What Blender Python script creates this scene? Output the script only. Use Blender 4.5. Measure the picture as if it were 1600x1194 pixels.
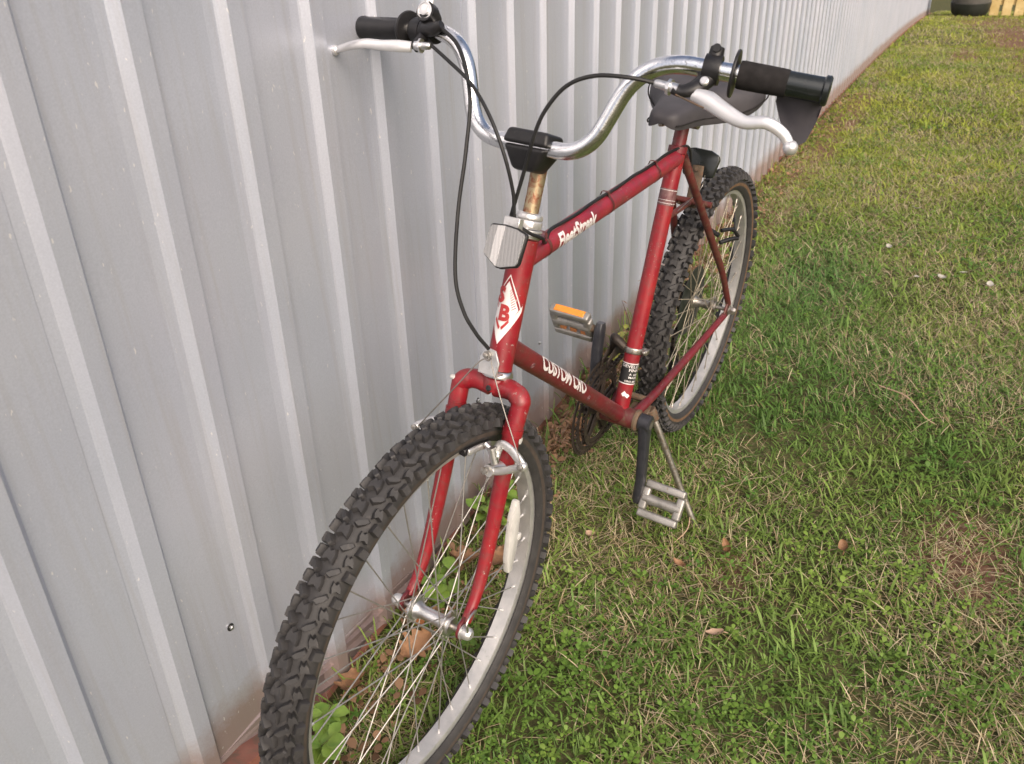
import bpy, bmesh, math, random
import numpy as np
from mathutils import Vector, Matrix
R = math.radians
rng = np.random.default_rng(7)
random.seed(7)
scene = bpy.context.scene
for o in list(bpy.data.objects):
    bpy.data.objects.remove(o)
COL = scene.collection

# ------------------------------------------------------------------ camera
CAM = Vector((-1.92908, -0.85250, 1.28350))
PITCH, YAW, ROLL, FPX = -0.533827, 0.485199, -0.069073, 1363.33
fwd = Vector((math.cos(YAW) * math.cos(PITCH), math.sin(YAW) * math.cos(PITCH), math.sin(PITCH)))
rgt = fwd.cross(Vector((0, 0, 1))).normalized()
upv = rgt.cross(fwd)
r2 = rgt * math.cos(ROLL) + upv * math.sin(ROLL)
u2 = upv * math.cos(ROLL) - rgt * math.sin(ROLL)
cd = bpy.data.cameras.new('camera')
cam = bpy.data.objects.new('camera', cd)
COL.objects.link(cam)
M = Matrix((r2, u2, -fwd)).transposed().to_4x4()
M.translation = CAM
cam.matrix_world = M
cd.sensor_fit = 'HORIZONTAL'
cd.sensor_width = 36
cd.lens = FPX / 1600 * 36
cd.clip_start = 0.02
cd.clip_end = 500
cd.dof.use_dof = True
cd.dof.focus_distance = 1.55
cd.dof.aperture_fstop = 11
scene.camera = cam

# ------------------------------------------------------------------ light
SUN = Vector((-0.50, -0.62, 0.62)).normalized()          # towards the sun
world = bpy.data.worlds.new('World')
scene.world = world
world.use_nodes = True
wn = world.node_tree
bg = wn.nodes['Background']
sky = wn.nodes.new('ShaderNodeTexSky')
sky.sky_type = 'NISHITA'
sky.sun_disc = False
sky.sun_elevation = math.asin(SUN.z)
sky.sun_rotation = math.atan2(SUN.x, SUN.y)
sky.dust_density = 8.0
sky.ozone_density = 0.6
sky.air_density = 0.8
wn.links.new(sky.outputs[0], bg.inputs[0])
bg.inputs[1].default_value = 0.15
sd = bpy.data.lights.new('sun', 'SUN')
sd.energy = 0.68
sd.angle = R(75)
sd.color = (1.0, 0.975, 0.95)
sun = bpy.data.objects.new('sun', sd)
COL.objects.link(sun)
sun.rotation_euler = SUN.to_track_quat('Z', 'Y').to_euler()
vs = scene.view_settings
vs.view_transform = 'Standard'
vs.look = 'None'
vs.exposure = 0.56
vs.gamma = 1.0
vs.use_curve_mapping = False

# ------------------------------------------------------------------ materials
def nodes(name):
    m = bpy.data.materials.new(name)
    m.use_nodes = True
    nt = m.node_tree
    return m, nt, nt.nodes['Principled BSDF']

def ramp(nt, fac, stops):
    r = nt.nodes.new('ShaderNodeValToRGB')
    el = r.color_ramp.elements
    while len(el) < len(stops):
        el.new(0.5)
    for e, (p, c) in zip(el, stops):
        e.position = p
        e.color = (*c, 1) if len(c) == 3 else c
    nt.links.new(fac, r.inputs[0])
    return r.outputs[0]

def noise(nt, scale, detail=4, rough=0.6, vec=None, dist=0.0):
    n = nt.nodes.new('ShaderNodeTexNoise')
    n.inputs['Scale'].default_value = scale
    n.inputs['Detail'].default_value = detail
    n.inputs['Roughness'].default_value = rough
    n.inputs['Distortion'].default_value = dist
    if vec is not None:
        nt.links.new(vec, n.inputs['Vector'])
    return n.outputs['Fac']

def objvec(nt, scale=(1, 1, 1)):
    t = nt.nodes.new('ShaderNodeTexCoord')
    mp = nt.nodes.new('ShaderNodeMapping')
    mp.inputs['Scale'].default_value = scale
    nt.links.new(t.outputs['Object'], mp.inputs['Vector'])
    return mp.outputs[0]

def bump(nt, h, strength, dist, bsdf):
    b = nt.nodes.new('ShaderNodeBump')
    b.inputs['Strength'].default_value = strength
    b.inputs['Distance'].default_value = dist
    nt.links.new(h, b.inputs['Height'])
    nt.links.new(b.outputs[0], bsdf.inputs['Normal'])

def mixc(nt, fac, a, b):
    m = nt.nodes.new('ShaderNodeMix')
    m.data_type = 'RGBA'
    nt.links.new(fac, m.inputs[0])
    for s, v in ((6, a), (7, b)):
        if isinstance(v, tuple):
            m.inputs[s].default_value = (*v, 1)
        else:
            nt.links.new(v, m.inputs[s])
    return m.outputs[2]

def worn(name, a, b, rough, metal=0.0, dirt=None, dirt_lo=0.58, dirt_hi=0.7, scale=35, bumpk=0.15, spec=0.5, rvar=0.12, bscale=260, chips=None):
    """base colour wandering between a and b, with patches of dirt or wear that have their own shape"""
    m, nt, p = nodes(name)
    v = objvec(nt)
    n1 = noise(nt, scale, 5, 0.6, v)
    c = ramp(nt, n1, [(0.32, a), (0.68, b)])
    if dirt is not None:
        n2 = noise(nt, scale * 2.7, 8, 0.72, v, 0.6)
        f = ramp(nt, n2, [(dirt_lo, (0, 0, 0)), (dirt_hi, (1, 1, 1))])
        c = mixc(nt, f, c, dirt)
    if chips is not None:
        n5 = noise(nt, 210, 3, 0.55, v)
        n6 = noise(nt, 14, 3, 0.6, v)
        ad = nt.nodes.new('ShaderNodeMath')
        ad.operation = 'MULTIPLY_ADD'
        nt.links.new(n6, ad.inputs[0])
        ad.inputs[1].default_value = 0.35
        nt.links.new(n5, ad.inputs[2])
        c = mixc(nt, ramp(nt, ad.outputs[0], [(0.86, (0, 0, 0)), (0.90, (1, 1, 1))]), c, chips)
    nt.links.new(c, p.inputs['Base Color'])
    p.inputs['Metallic'].default_value = metal
    p.inputs['Specular IOR Level'].default_value = spec
    n3 = noise(nt, scale * 4, 6, 0.7, v)
    mr = nt.nodes.new('ShaderNodeMapRange')
    mr.inputs['To Min'].default_value = max(0.02, rough - rvar)
    mr.inputs['To Max'].default_value = min(1, rough + rvar)
    nt.links.new(n3, mr.inputs[0])
    nt.links.new(mr.outputs[0], p.inputs['Roughness'])
    if bumpk:
        bump(nt, noise(nt, bscale, 4, 0.6, v), bumpk, 0.0006, p)
    return m

MAT = {}
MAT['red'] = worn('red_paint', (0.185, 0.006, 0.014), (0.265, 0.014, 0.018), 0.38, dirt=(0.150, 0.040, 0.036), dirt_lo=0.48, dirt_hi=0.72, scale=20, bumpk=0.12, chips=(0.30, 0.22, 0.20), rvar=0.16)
MAT['pinkred'] = worn('pinkish_red_paint', (0.185, 0.010, 0.024), (0.27, 0.020, 0.034), 0.40, dirt=(0.115, 0.040, 0.038), dirt_lo=0.45, dirt_hi=0.72, scale=16, bumpk=0.12, chips=(0.26, 0.18, 0.17), rvar=0.16)  # slightly pinker red, used on the top tube
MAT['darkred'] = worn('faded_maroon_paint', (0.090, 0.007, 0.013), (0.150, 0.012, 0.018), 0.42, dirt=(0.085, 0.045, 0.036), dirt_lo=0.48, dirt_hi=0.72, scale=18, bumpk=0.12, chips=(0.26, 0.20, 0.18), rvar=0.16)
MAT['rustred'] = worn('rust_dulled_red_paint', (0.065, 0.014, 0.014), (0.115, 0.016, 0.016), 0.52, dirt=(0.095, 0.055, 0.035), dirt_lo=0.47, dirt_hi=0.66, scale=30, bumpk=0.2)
MAT['chrome'] = worn('pitted_chrome', (0.66, 0.66, 0.67), (0.78, 0.78, 0.78), 0.17, 1.0, dirt=(0.22, 0.20, 0.17), dirt_lo=0.56, dirt_hi=0.72, scale=60, bumpk=0.25, bscale=500)
MAT['alu'] = worn('satin_aluminium', (0.58, 0.58, 0.58), (0.72, 0.71, 0.70), 0.36, 1.0, dirt=(0.30, 0.27, 0.23), dirt_lo=0.60, dirt_hi=0.78, scale=40, bumpk=0.1)
MAT['alu_bright'] = worn('polished_aluminium', (0.60, 0.60, 0.61), (0.70, 0.69, 0.69), 0.33, 0.65, dirt=(0.45, 0.42, 0.40), dirt_lo=0.64, dirt_hi=0.85, scale=30, bumpk=0.04)
MAT['steel'] = worn('dull_plated_steel', (0.30, 0.28, 0.25), (0.45, 0.43, 0.40), 0.42, 0.9, dirt=(0.16, 0.09, 0.045), dirt_lo=0.50, dirt_hi=0.7, scale=60, bumpk=0.2)
MAT['spoke'] = worn('stainless_wire', (0.27, 0.262, 0.25), (0.38, 0.368, 0.35), 0.48, 0.7, dirt=(0.32, 0.27, 0.22), scale=50, bumpk=0)
MAT['rear_spoke'] = worn('dirty_wire', (0.30, 0.27, 0.21), (0.42, 0.37, 0.29), 0.5, 0.5, dirt=(0.20, 0.14, 0.09), scale=50, bumpk=0)
MAT['cast'] = worn('dull_cast_aluminium', (0.26, 0.25, 0.235), (0.38, 0.365, 0.345), 0.48, 0.7, dirt=(0.22, 0.15, 0.10), dirt_lo=0.58, dirt_hi=0.75, scale=45, bumpk=0.3)
MAT['rim'] = worn('grey_alloy_rim', (0.42, 0.42, 0.42), (0.54, 0.53, 0.52), 0.40, 0.65, dirt=(0.28, 0.30, 0.26), dirt_lo=0.58, dirt_hi=0.76, scale=40, bumpk=0.1)
MAT['silver'] = worn('weathered_silver_alloy', (0.50, 0.50, 0.50), (0.66, 0.65, 0.64), 0.38, 0.75, dirt=(0.32, 0.29, 0.26), dirt_lo=0.56, dirt_hi=0.76, scale=40, bumpk=0.12)
MAT['rust'] = worn('rusty_metal', (0.070, 0.050, 0.034), (0.135, 0.098, 0.066), 0.75, 0.2, dirt=(0.14, 0.060, 0.028), dirt_lo=0.5, dirt_hi=0.65, scale=60, bumpk=0.5)
MAT['brownrust'] = worn('greasy_rusty_chain_steel', (0.022, 0.018, 0.016), (0.055, 0.042, 0.034), 0.55, 0.45, dirt=(0.11, 0.085, 0.066), dirt_lo=0.60, dirt_hi=0.74, scale=90, bumpk=0.5)
MAT['stem'] = worn('stem_gone_brassy', (0.27, 0.215, 0.125), (0.38, 0.31, 0.20), 0.44, 0.65, dirt=(0.22, 0.075, 0.04), dirt_lo=0.46, dirt_hi=0.6, scale=34, bumpk=0.2)
MAT['black'] = worn('black_plastic', (0.008, 0.008, 0.009), (0.016, 0.015, 0.016), 0.40, spec=0.35, dirt=(0.05, 0.046, 0.043), dirt_lo=0.6, dirt_hi=0.78, scale=40, bumpk=0.12)
MAT['gloss_black'] = worn('glossy_black_rubber', (0.010, 0.013, 0.013), (0.016, 0.018, 0.018), 0.20, scale=30, bumpk=0.03)
MAT['crank_black'] = worn('worn_black_crank', (0.016, 0.017, 0.022), (0.03, 0.03, 0.036), 0.33, dirt=(0.16, 0.15, 0.15), dirt_lo=0.63, dirt_hi=0.72, scale=70, bumpk=0.1)
MAT['foam'] = worn('black_foam', (0.011, 0.010, 0.010), (0.022, 0.020, 0.020), 0.9, spec=0.2, scale=90, bumpk=0.6, bscale=700)
MAT['flap'] = worn('torn_grey_rubber', (0.036, 0.034, 0.041), (0.054, 0.050, 0.058), 0.65, spec=0.3, scale=30, bumpk=0.2)
MAT['saddle'] = worn('grey_vinyl', (0.032, 0.030, 0.034), (0.050, 0.046, 0.050), 0.58, spec=0.35, dirt=(0.085, 0.078, 0.072), dirt_lo=0.64, dirt_hi=0.75, scale=24, bumpk=0.25, bscale=420)
MAT['rubber'] = worn('dusty_tyre_rubber', (0.019, 0.018, 0.019), (0.036, 0.034, 0.034), 0.66, dirt=(0.068, 0.060, 0.056), dirt_lo=0.56, dirt_hi=0.74, scale=38, bumpk=0.3)
MAT['tanwall'] = worn('brown_sidewall', (0.085, 0.050, 0.030), (0.15, 0.085, 0.042), 0.75, dirt=(0.05, 0.04, 0.035), scale=40, bumpk=0.2)
MAT['darkwall'] = worn('dark_sidewall', (0.034, 0.026, 0.022), (0.062, 0.046, 0.036), 0.75, dirt=(0.03, 0.028, 0.026), scale=40, bumpk=0.2)
MAT['cable'] = worn('black_cable_housing', (0.010, 0.010, 0.011), (0.018, 0.018, 0.018), 0.5, spec=0.3, scale=50, bumpk=0)
MAT['cable_wire'] = worn('dull_wire', (0.16, 0.15, 0.14), (0.26, 0.24, 0.22), 0.45, 0.6, scale=50, bumpk=0)
MAT['decal'] = worn('white_decal', (0.62, 0.58, 0.57), (0.72, 0.69, 0.68), 0.35, dirt=(0.35, 0.09, 0.09), dirt_lo=0.66, dirt_hi=0.7, scale=60, bumpk=0)
MAT['decal_red'] = worn('red_decal_print', (0.30, 0.020, 0.022), (0.36, 0.03, 0.03), 0.35, scale=40, bumpk=0)
MAT['decal_black'] = worn('black_decal', (0.012, 0.012, 0.012), (0.022, 0.022, 0.022), 0.4, scale=40, bumpk=0)
MAT['decal_grey'] = worn('scratched_silver_decal', (0.11, 0.035, 0.04), (0.18, 0.10, 0.10), 0.4, 0.2, dirt=(0.42, 0.36, 0.35), dirt_lo=0.6, dirt_hi=0.66, scale=70, bumpk=0)
MAT['white_plastic'] = worn('milky_white_plastic', (0.44, 0.43, 0.41), (0.56, 0.55, 0.53), 0.4, scale=30, bumpk=0.05)

def reflector_mat(name, a, b, rough=0.2, metal=0.0, trans=0.0, wave=900):
    m, nt, p = nodes(name)
    v = objvec(nt)
    w = nt.nodes.new('ShaderNodeTexWave')
    w.wave_type = 'BANDS'
    w.bands_direction = 'DIAGONAL'
    w.inputs['Scale'].default_value = wave / 3.8
    nt.links.new(v, w.inputs['Vector'])
    c = ramp(nt, w.outputs['Fac'], [(0.3, a), (0.7, b)])
    nt.links.new(c, p.inputs['Base Color'])
    p.inputs['Roughness'].default_value = rough
    p.inputs['Metallic'].default_value = metal
    p.inputs['Coat Weight'].default_value = 0.25
    p.inputs['Coat Roughness'].default_value = 0.08
    bump(nt, w.outputs['Fac'], 0.6, 0.0008, p)
    return m
MAT['clear_reflector'] = reflector_mat('clear_ribbed_reflector', (0.16, 0.16, 0.165), (0.31, 0.31, 0.315), 0.45, 0.1)
MAT['clear_bright'] = reflector_mat('clear_reflector_mid_strip', (0.36, 0.355, 0.36), (0.56, 0.55, 0.56), 0.4, 0.0)
MAT['amber'] = reflector_mat('amber_reflector', (0.62, 0.17, 0.008), (0.86, 0.30, 0.016), 0.2, 0.0)
MAT['amber_dull'] = worn('dull_amber_plastic', (0.40, 0.14, 0.04), (0.5, 0.2, 0.07), 0.5, scale=40, bumpk=0)

def wall_mat():
    m, nt, p = nodes('painted_steel_siding')
    v = objvec(nt)
    big = noise(nt, 2.2, 3, 0.5, v)
    c = ramp(nt, big, [(0.3, (0.415, 0.450, 0.530)), (0.7, (0.485, 0.505, 0.580))])
    # fine speckle of the old coat
    sp = noise(nt, 420, 3, 0.6, v)
    spc = ramp(nt, sp, [(0.35, (0.90, 0.90, 0.91)), (0.65, (1, 1, 1))])
    mul = nt.nodes.new('ShaderNodeMix')
    mul.data_type = 'RGBA'
    mul.blend_type = 'MULTIPLY'
    mul.inputs[0].default_value = 1
    nt.links.new(c, mul.inputs[6])
    nt.links.new(spc, mul.inputs[7])
    c = mul.outputs[2]
    # vertical rain streaks
    st = noise(nt, 1.0, 5, 0.65, objvec(nt, (70, 70, 1.6)))
    c = mixc(nt, ramp(nt, st, [(0.50, (0, 0, 0)), (0.82, (0.42, 0.42, 0.42))]), c, (0.33, 0.31, 0.30))
    # red soil splashed up along the foot of the sheets: ragged, by height above the ground
    geo = nt.nodes.new('ShaderNodeNewGeometry')
    sep = nt.nodes.new('ShaderNodeSeparateXYZ')
    nt.links.new(geo.outputs['Position'], sep.inputs[0])
    def math_(op, a, b, c=0.0):
        q = nt.nodes.new('ShaderNodeMath')
        q.operation = op
        for k, val in enumerate((a, b, c)):
            if isinstance(val, (int, float)):
                q.inputs[k].default_value = val
            else:
                nt.links.new(val, q.inputs[k])
        return q
    xp = math_('MAXIMUM', sep.outputs[0], 0.0).outputs[0]
    drop = math_('MULTIPLY_ADD', xp, 0.0015, 0.0693).outputs[0]
    xn = math_('MAXIMUM', math_('MINIMUM', math_('ADD', sep.outputs[0], 1.17).outputs[0], 0.0).outputs[0], -0.11).outputs[0]
    h = math_('MULTIPLY_ADD', drop, xp, math_('MULTIPLY_ADD', xn, 1.0, sep.outputs[2]).outputs[0])
    sn = noise(nt, 9, 8, 0.75, v, 0.4)
    hh = nt.nodes.new('ShaderNodeMath')
    hh.operation = 'MULTIPLY_ADD'
    nt.links.new(sn, hh.inputs[0])
    hh.inputs[1].default_value = -0.13
    nt.links.new(h.outputs[0], hh.inputs[2])
    f = ramp(nt, hh.outputs[0], [(0.0, (0.75, 0.75, 0.75)), (0.06, (0, 0, 0))])
    c = mixc(nt, f, c, (0.25, 0.155, 0.115))
    # small pale flecks, slanted and scattered over the sheets
    fv = objvec(nt, (190, 60, 70))
    fv.node.inputs['Rotation'].default_value = (0, R(38), 0)
    fl = noise(nt, 1.0, 2, 0.5, fv)
    c = mixc(nt, ramp(nt, fl, [(0.715, (0, 0, 0)), (0.755, (0.7, 0.7, 0.7))]), c, (0.70, 0.69, 0.68))
    nt.links.new(c, p.inputs['Base Color'])
    p.inputs['Metallic'].default_value = 0.40
    p.inputs['Roughness'].default_value = 0.36
    p.inputs['Specular IOR Level'].default_value = 0.6
    # slight oil-canning of the thin sheet
    bump(nt, noise(nt, 5.0, 3, 0.5, objvec(nt, (1, 1, 0.5))), 0.55, 0.007, p)
    return m
MAT['wall'] = wall_mat()
MAT['footing'] = worn('red_stained_concrete', (0.20, 0.075, 0.05), (0.30, 0.13, 0.09), 0.9, dirt=(0.12, 0.09, 0.06), dirt_lo=0.5, dirt_hi=0.7, scale=12, bumpk=0.6, bscale=90)

def soil_mat():
    m, nt, p = nodes('soil')
    v = objvec(nt)
    a = ramp(nt, noise(nt, 22, 8, 0.7, v), [(0.3, (0.040, 0.045, 0.018)), (0.5, (0.085, 0.085, 0.036)), (0.72, (0.15, 0.125, 0.062))])
    at = nt.nodes.new('ShaderNodeAttribute')
    at.attribute_name = 'bare'
    rag = nt.nodes.new('ShaderNodeMath')
    rag.operation = 'MULTIPLY_ADD'
    nt.links.new(noise(nt, 7, 6, 0.7, v), rag.inputs[0])
    rag.inputs[1].default_value = 0.5
    nt.links.new(at.outputs['Fac'], rag.inputs[2])
    f = ramp(nt, rag.outputs[0], [(0.45, (0, 0, 0)), (0.75, (1, 1, 1))])
    c = mixc(nt, f, a, ramp(nt, noise(nt, 40, 6, 0.7, v), [(0.3, (0.095, 0.050, 0.032)), (0.7, (0.24, 0.135, 0.092))]))
    nt.links.new(c, p.inputs['Base Color'])
    p.inputs['Roughness'].default_value = 0.95
    p.inputs['Specular IOR Level'].default_value = 0.15
    bump(nt, noise(nt, 60, 8, 0.75, v), 0.9, 0.01, p)
    return m
MAT['soil'] = soil_mat()

def plant_mat(name, transl=0.3, rough=0.55):
    m, nt, p = nodes(name)
    at = nt.nodes.new('ShaderNodeAttribute')
    at.attribute_name = 'tint'
    nt.links.new(at.outputs['Color'], p.inputs['Base Color'])
    p.inputs['Roughness'].default_value = rough
    p.inputs['Specular IOR Level'].default_value = 0.35
    t = nt.nodes.new('ShaderNodeBsdfTranslucent')
    nt.links.new(at.outputs['Color'], t.inputs['Color'])
    mx = nt.nodes.new('ShaderNodeMixShader')
    mx.inputs[0].default_value = transl
    nt.links.new(p.outputs[0], mx.inputs[1])
    nt.links.new(t.outputs[0], mx.inputs[2])
    nt.links.new(mx.outputs[0], nt.nodes['Material Output'].inputs['Surface'])
    return m
MAT['plant'] = plant_mat('living_leaf')
MAT['dry'] = plant_mat('dry_leaf', 0.2, 0.7)
MAT['deadleaf'] = worn('dead_leaf', (0.16, 0.080, 0.038), (0.29, 0.155, 0.075), 0.7, dirt=(0.13, 0.07, 0.04), dirt_lo=0.52, dirt_hi=0.7, scale=55, bumpk=0.5)
MAT['deadleaf_orange'] = worn('orange_dead_leaf', (0.27, 0.095, 0.030), (0.38, 0.16, 0.055), 0.65, dirt=(0.2, 0.09, 0.04), scale=45, bumpk=0.4)
MAT['deadleaf_pale'] = worn('pale_dead_leaf', (0.40, 0.26, 0.17), (0.52, 0.36, 0.25), 0.7, dirt=(0.25, 0.14, 0.08), scale=45, bumpk=0.4)
MAT['petal'] = worn('white_petal', (0.30, 0.28, 0.235), (0.42, 0.40, 0.35), 0.75, scale=60, bumpk=0.1)
MAT['tub'] = worn('black_tub_plastic', (0.012, 0.016, 0.013), (0.022, 0.026, 0.022), 0.45, scale=5, bumpk=0)
MAT['tubtop'] = worn('grey_tub_side', (0.075, 0.075, 0.068), (0.13, 0.125, 0.115), 0.55, scale=5, bumpk=0)
MAT['board'] = worn('weathered_yellow_board', (0.50, 0.36, 0.13), (0.66, 0.52, 0.26), 0.7, dirt=(0.3, 0.2, 0.09), scale=4, bumpk=0.2)

# ------------------------------------------------------------------ mesh helpers
def V(p):
    return Vector(p)

def frame_from(axis, ref=None):
    a = Vector(axis).normalized()
    if ref is None:
        ref = Vector((0, 0, 1)) if abs(a.z) < 0.9 else Vector((1, 0, 0))
    x = (Vector(ref) - a * Vector(ref).dot(a)).normalized()
    return x, a.cross(x), a

class MB:
    def __init__(s):
        s.v, s.f, s.m = [], [], []
    def add(s, verts, faces, mi=0):
        k = len(s.v)
        s.v += [tuple(p) for p in verts]
        s.f += [tuple(i + k for i in f) for f in faces]
        s.m += [mi] * len(faces)
        return s
    def loft(s, rings, mi=0, cap=True, closed=False):
        n = len(rings[0])
        vs_ = [p for r in rings for p in r]
        fs = []
        m = len(rings)
        for i in range(m if closed else m - 1):
            j = (i + 1) % m
            for k in range(n):
                l = (k + 1) % n
                fs.append((i * n + k, i * n + l, j * n + l, j * n + k))
        if cap and not closed:
            fs.append(tuple(range(n - 1, -1, -1)))
            fs.append(tuple((m - 1) * n + k for k in range(n)))
        return s.add(vs_, fs, mi)
    def tube(s, pts, rad, n=12, mi=0, cap=True, flat=1.0, ref=None):
        pts = [Vector(p) for p in pts]
        if not hasattr(rad, '__len__'):
            rad = [rad] * len(pts)
        rings = []
        t0 = (pts[1] - pts[0]).normalized()
        x, y, _ = frame_from(t0, ref)
        for i, p in enumerate(pts):
            t = (pts[min(i + 1, len(pts) - 1)] - pts[max(i - 1, 0)]).normalized()
            x = (x - t * x.dot(t)).normalized()
            y = t.cross(x)
            rings.append([p + (x * math.cos(a) * flat + y * math.sin(a)) * rad[i] for a in [2 * math.pi * k / n for k in range(n)]])
        return s.loft(rings, mi, cap)
    def lathe(s, prof, org, axis, n=24, mi=0, ref=None, closed=False, cap=True):
        """prof: list of (radius, height along the axis)"""
        x, y, a = frame_from(axis, ref)
        o = Vector(org)
        rings = [[o + a * h + (x * math.cos(t) + y * math.sin(t)) * max(r, 1e-5) for t in [2 * math.pi * k / n for k in range(n)]] for r, h in prof]
        return s.loft(rings, mi, cap, closed)
    def box(s, c, half, axes=None, mi=0):
        c = Vector(c)
        ax = axes or (Vector((1, 0, 0)), Vector((0, 1, 0)), Vector((0, 0, 1)))
        vs_ = []
        for i in (-1, 1):
            for j in (-1, 1):
                for k in (-1, 1):
                    vs_.append(c + ax[0] * half[0] * i + ax[1] * half[1] * j + ax[2] * half[2] * k)
        return s.add(vs_, [(0, 1, 3, 2), (4, 6, 7, 5), (0, 4, 5, 1), (2, 3, 7, 6), (0, 2, 6, 4), (1, 5, 7, 3)], mi)
    def prism(s, poly, org, ux, uy, th, mi=0):
        o, ux, uy = Vector(org), Vector(ux).normalized(), Vector(uy).normalized()
        nn = ux.cross(uy).normalized()
        n = len(poly)
        lo = [o + ux * a + uy * b - nn * th / 2 for a, b in poly]
        hi = [o + ux * a + uy * b + nn * th / 2 for a, b in poly]
        fs = [tuple(range(n - 1, -1, -1)), tuple(range(n, 2 * n))]
        fs += [(i, (i + 1) % n, n + (i + 1) % n, n + i) for i in range(n)]
        return s.add(lo + hi, fs, mi)
    def sphere(s, c, r, mi=0, n=12, sc=(1, 1, 1)):
        c = Vector(c)
        rings = []
        for i in range(1, n // 2 + 1):
            ph = math.pi * i / (n // 2 + 1)
            rings.append([c + Vector((r * sc[0] * math.sin(ph) * math.cos(t), r * sc[1] * math.sin(ph) * math.sin(t), r * sc[2] * math.cos(ph))) for t in [2 * math.pi * k / n for k in range(n)]])
        return s.loft(rings, mi)
    def build(s, name, mats, parent=None, bevel=0.0, angle=38, smooth=True, seg=1):
        me = bpy.data.meshes.new(name)
        me.from_pydata(s.v, [], s.f)
        for m in (mats if isinstance(mats, (list, tuple)) else [mats]):
            me.materials.append(MAT[m])
        me.polygons.foreach_set('material_index', s.m)
        bm = bmesh.new()
        bm.from_mesh(me)
        bmesh.ops.recalc_face_normals(bm, faces=bm.faces)
        if bevel:
            es = [e for e in bm.edges if len(e.link_faces) == 2 and e.calc_face_angle(0) > R(30)]
            bmesh.ops.bevel(bm, geom=es, offset=bevel, segments=seg, affect='EDGES', profile=0.5, clamp_overlap=True)
        bm.to_mesh(me)
        bm.free()
        if smooth:
            me.polygons.foreach_set('use_smooth', [True] * len(me.polygons))
            me.set_sharp_from_angle(angle=R(angle))
        me.update()
        o = bpy.data.objects.new(name, me)
        COL.objects.link(o)
        if parent is not None:
            o.parent = parent
        return o

def rounded(pts, rads, seg=8):
    pts = [Vector(p) for p in pts]
    out = [pts[0]]
    for i in range(1, len(pts) - 1):
        a, b, c = pts[i - 1], pts[i], pts[i + 1]
        rr = rads[i - 1] if hasattr(rads, '__len__') else rads
        rr = min(rr, 0.49 * (a - b).length, 0.49 * (c - b).length)
        p = b + (a - b).normalized() * rr
        q = b + (c - b).normalized() * rr
        for k in range(seg + 1):
            t = k / seg
            out.append(p * (1 - t) ** 2 + b * 2 * t * (1 - t) + q * t * t)
    out.append(pts[-1])
    return out

def smooth_path(pts, n=8):
    pts = [Vector(p) for p in pts]
    P = [pts[0] * 2 - pts[1]] + pts + [pts[-1] * 2 - pts[-2]]
    out = []
    for i in range(1, len(P) - 2):
        a, b, c, d = P[i - 1:i + 3]
        for k in range(n):
            t = k / n
            out.append(0.5 * ((2 * b) + (c - a) * t + (2 * a - 5 * b + 4 * c - d) * t * t + (3 * b - a - 3 * c + d) * t ** 3))
    out.append(pts[-1])
    return out

def tag(o, label, cat=None, group=None, kind=None):
    if label:
        o['label'] = label
    if cat:
        o['category'] = cat
    if group:
        o['group'] = group
    if kind:
        o['kind'] = kind
    return o

def empty(name, loc=(0, 0, 0), parent=None):
    o = bpy.data.objects.new(name, None)
    o.empty_display_size = 0.05
    COL.objects.link(o)
    o.location = loc
    if parent is not None:
        o.parent = parent
    return o

# ------------------------------------------------------------------ ground
def zbase(x):                       # foot of the siding
    if x < -0.1:
        t = min(1.0, max(0.0, (-1.17 - x) / 0.12))
        return 0.012 + 0.118 * t * t * (3 - 2 * t)
    return 0.005 - 0.0693 * x - (0.0015 * x * x if x > 0 else 0)

def gz(x, y):
    """ground height: level under the bicycle, falling gently beyond it"""
    x = np.asarray(x, float)
    t = np.clip((x - 0.05) / 0.7, 0, 1)
    w = t * t * (3 - 2 * t)
    fall = (0.005 - 0.0693 * x - 0.0015 * np.clip(x, 0, None) ** 2) - 0.012
    far = np.where(x > 30, (0.005 - 0.0693 * 30 - 0.0015 * 900) - 0.012, fall)
    return w * far

def bare(x, y):
    """1 where the red soil shows through"""
    v = np.zeros_like(x)
    for cx, cy, rx_, ry_, w in ((-0.33, -1.04, 0.16, 0.10, 0.9), (-0.52, -0.60, 0.10, 0.07, 0.6), (12.0, -1.45, 3.6, 0.42, 1.0), (9.2, -0.85, 0.9, 0.16, 0.95), (8.2, -1.45, 1.2, 0.22, 0.9), (16.0, -1.2, 3.0, 0.7, 0.8), (-0.15, -0.06, 0.45, 0.07, 0.7), (1.2, -0.06, 1.5, 0.06, 0.75), (4, -0.20, 3.0, 0.10, 0.7)):
        v = np.maximum(v, w * np.exp(-(((x - cx) / rx_) ** 2 + ((y - cy) / ry_) ** 2)))
    return v

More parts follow.
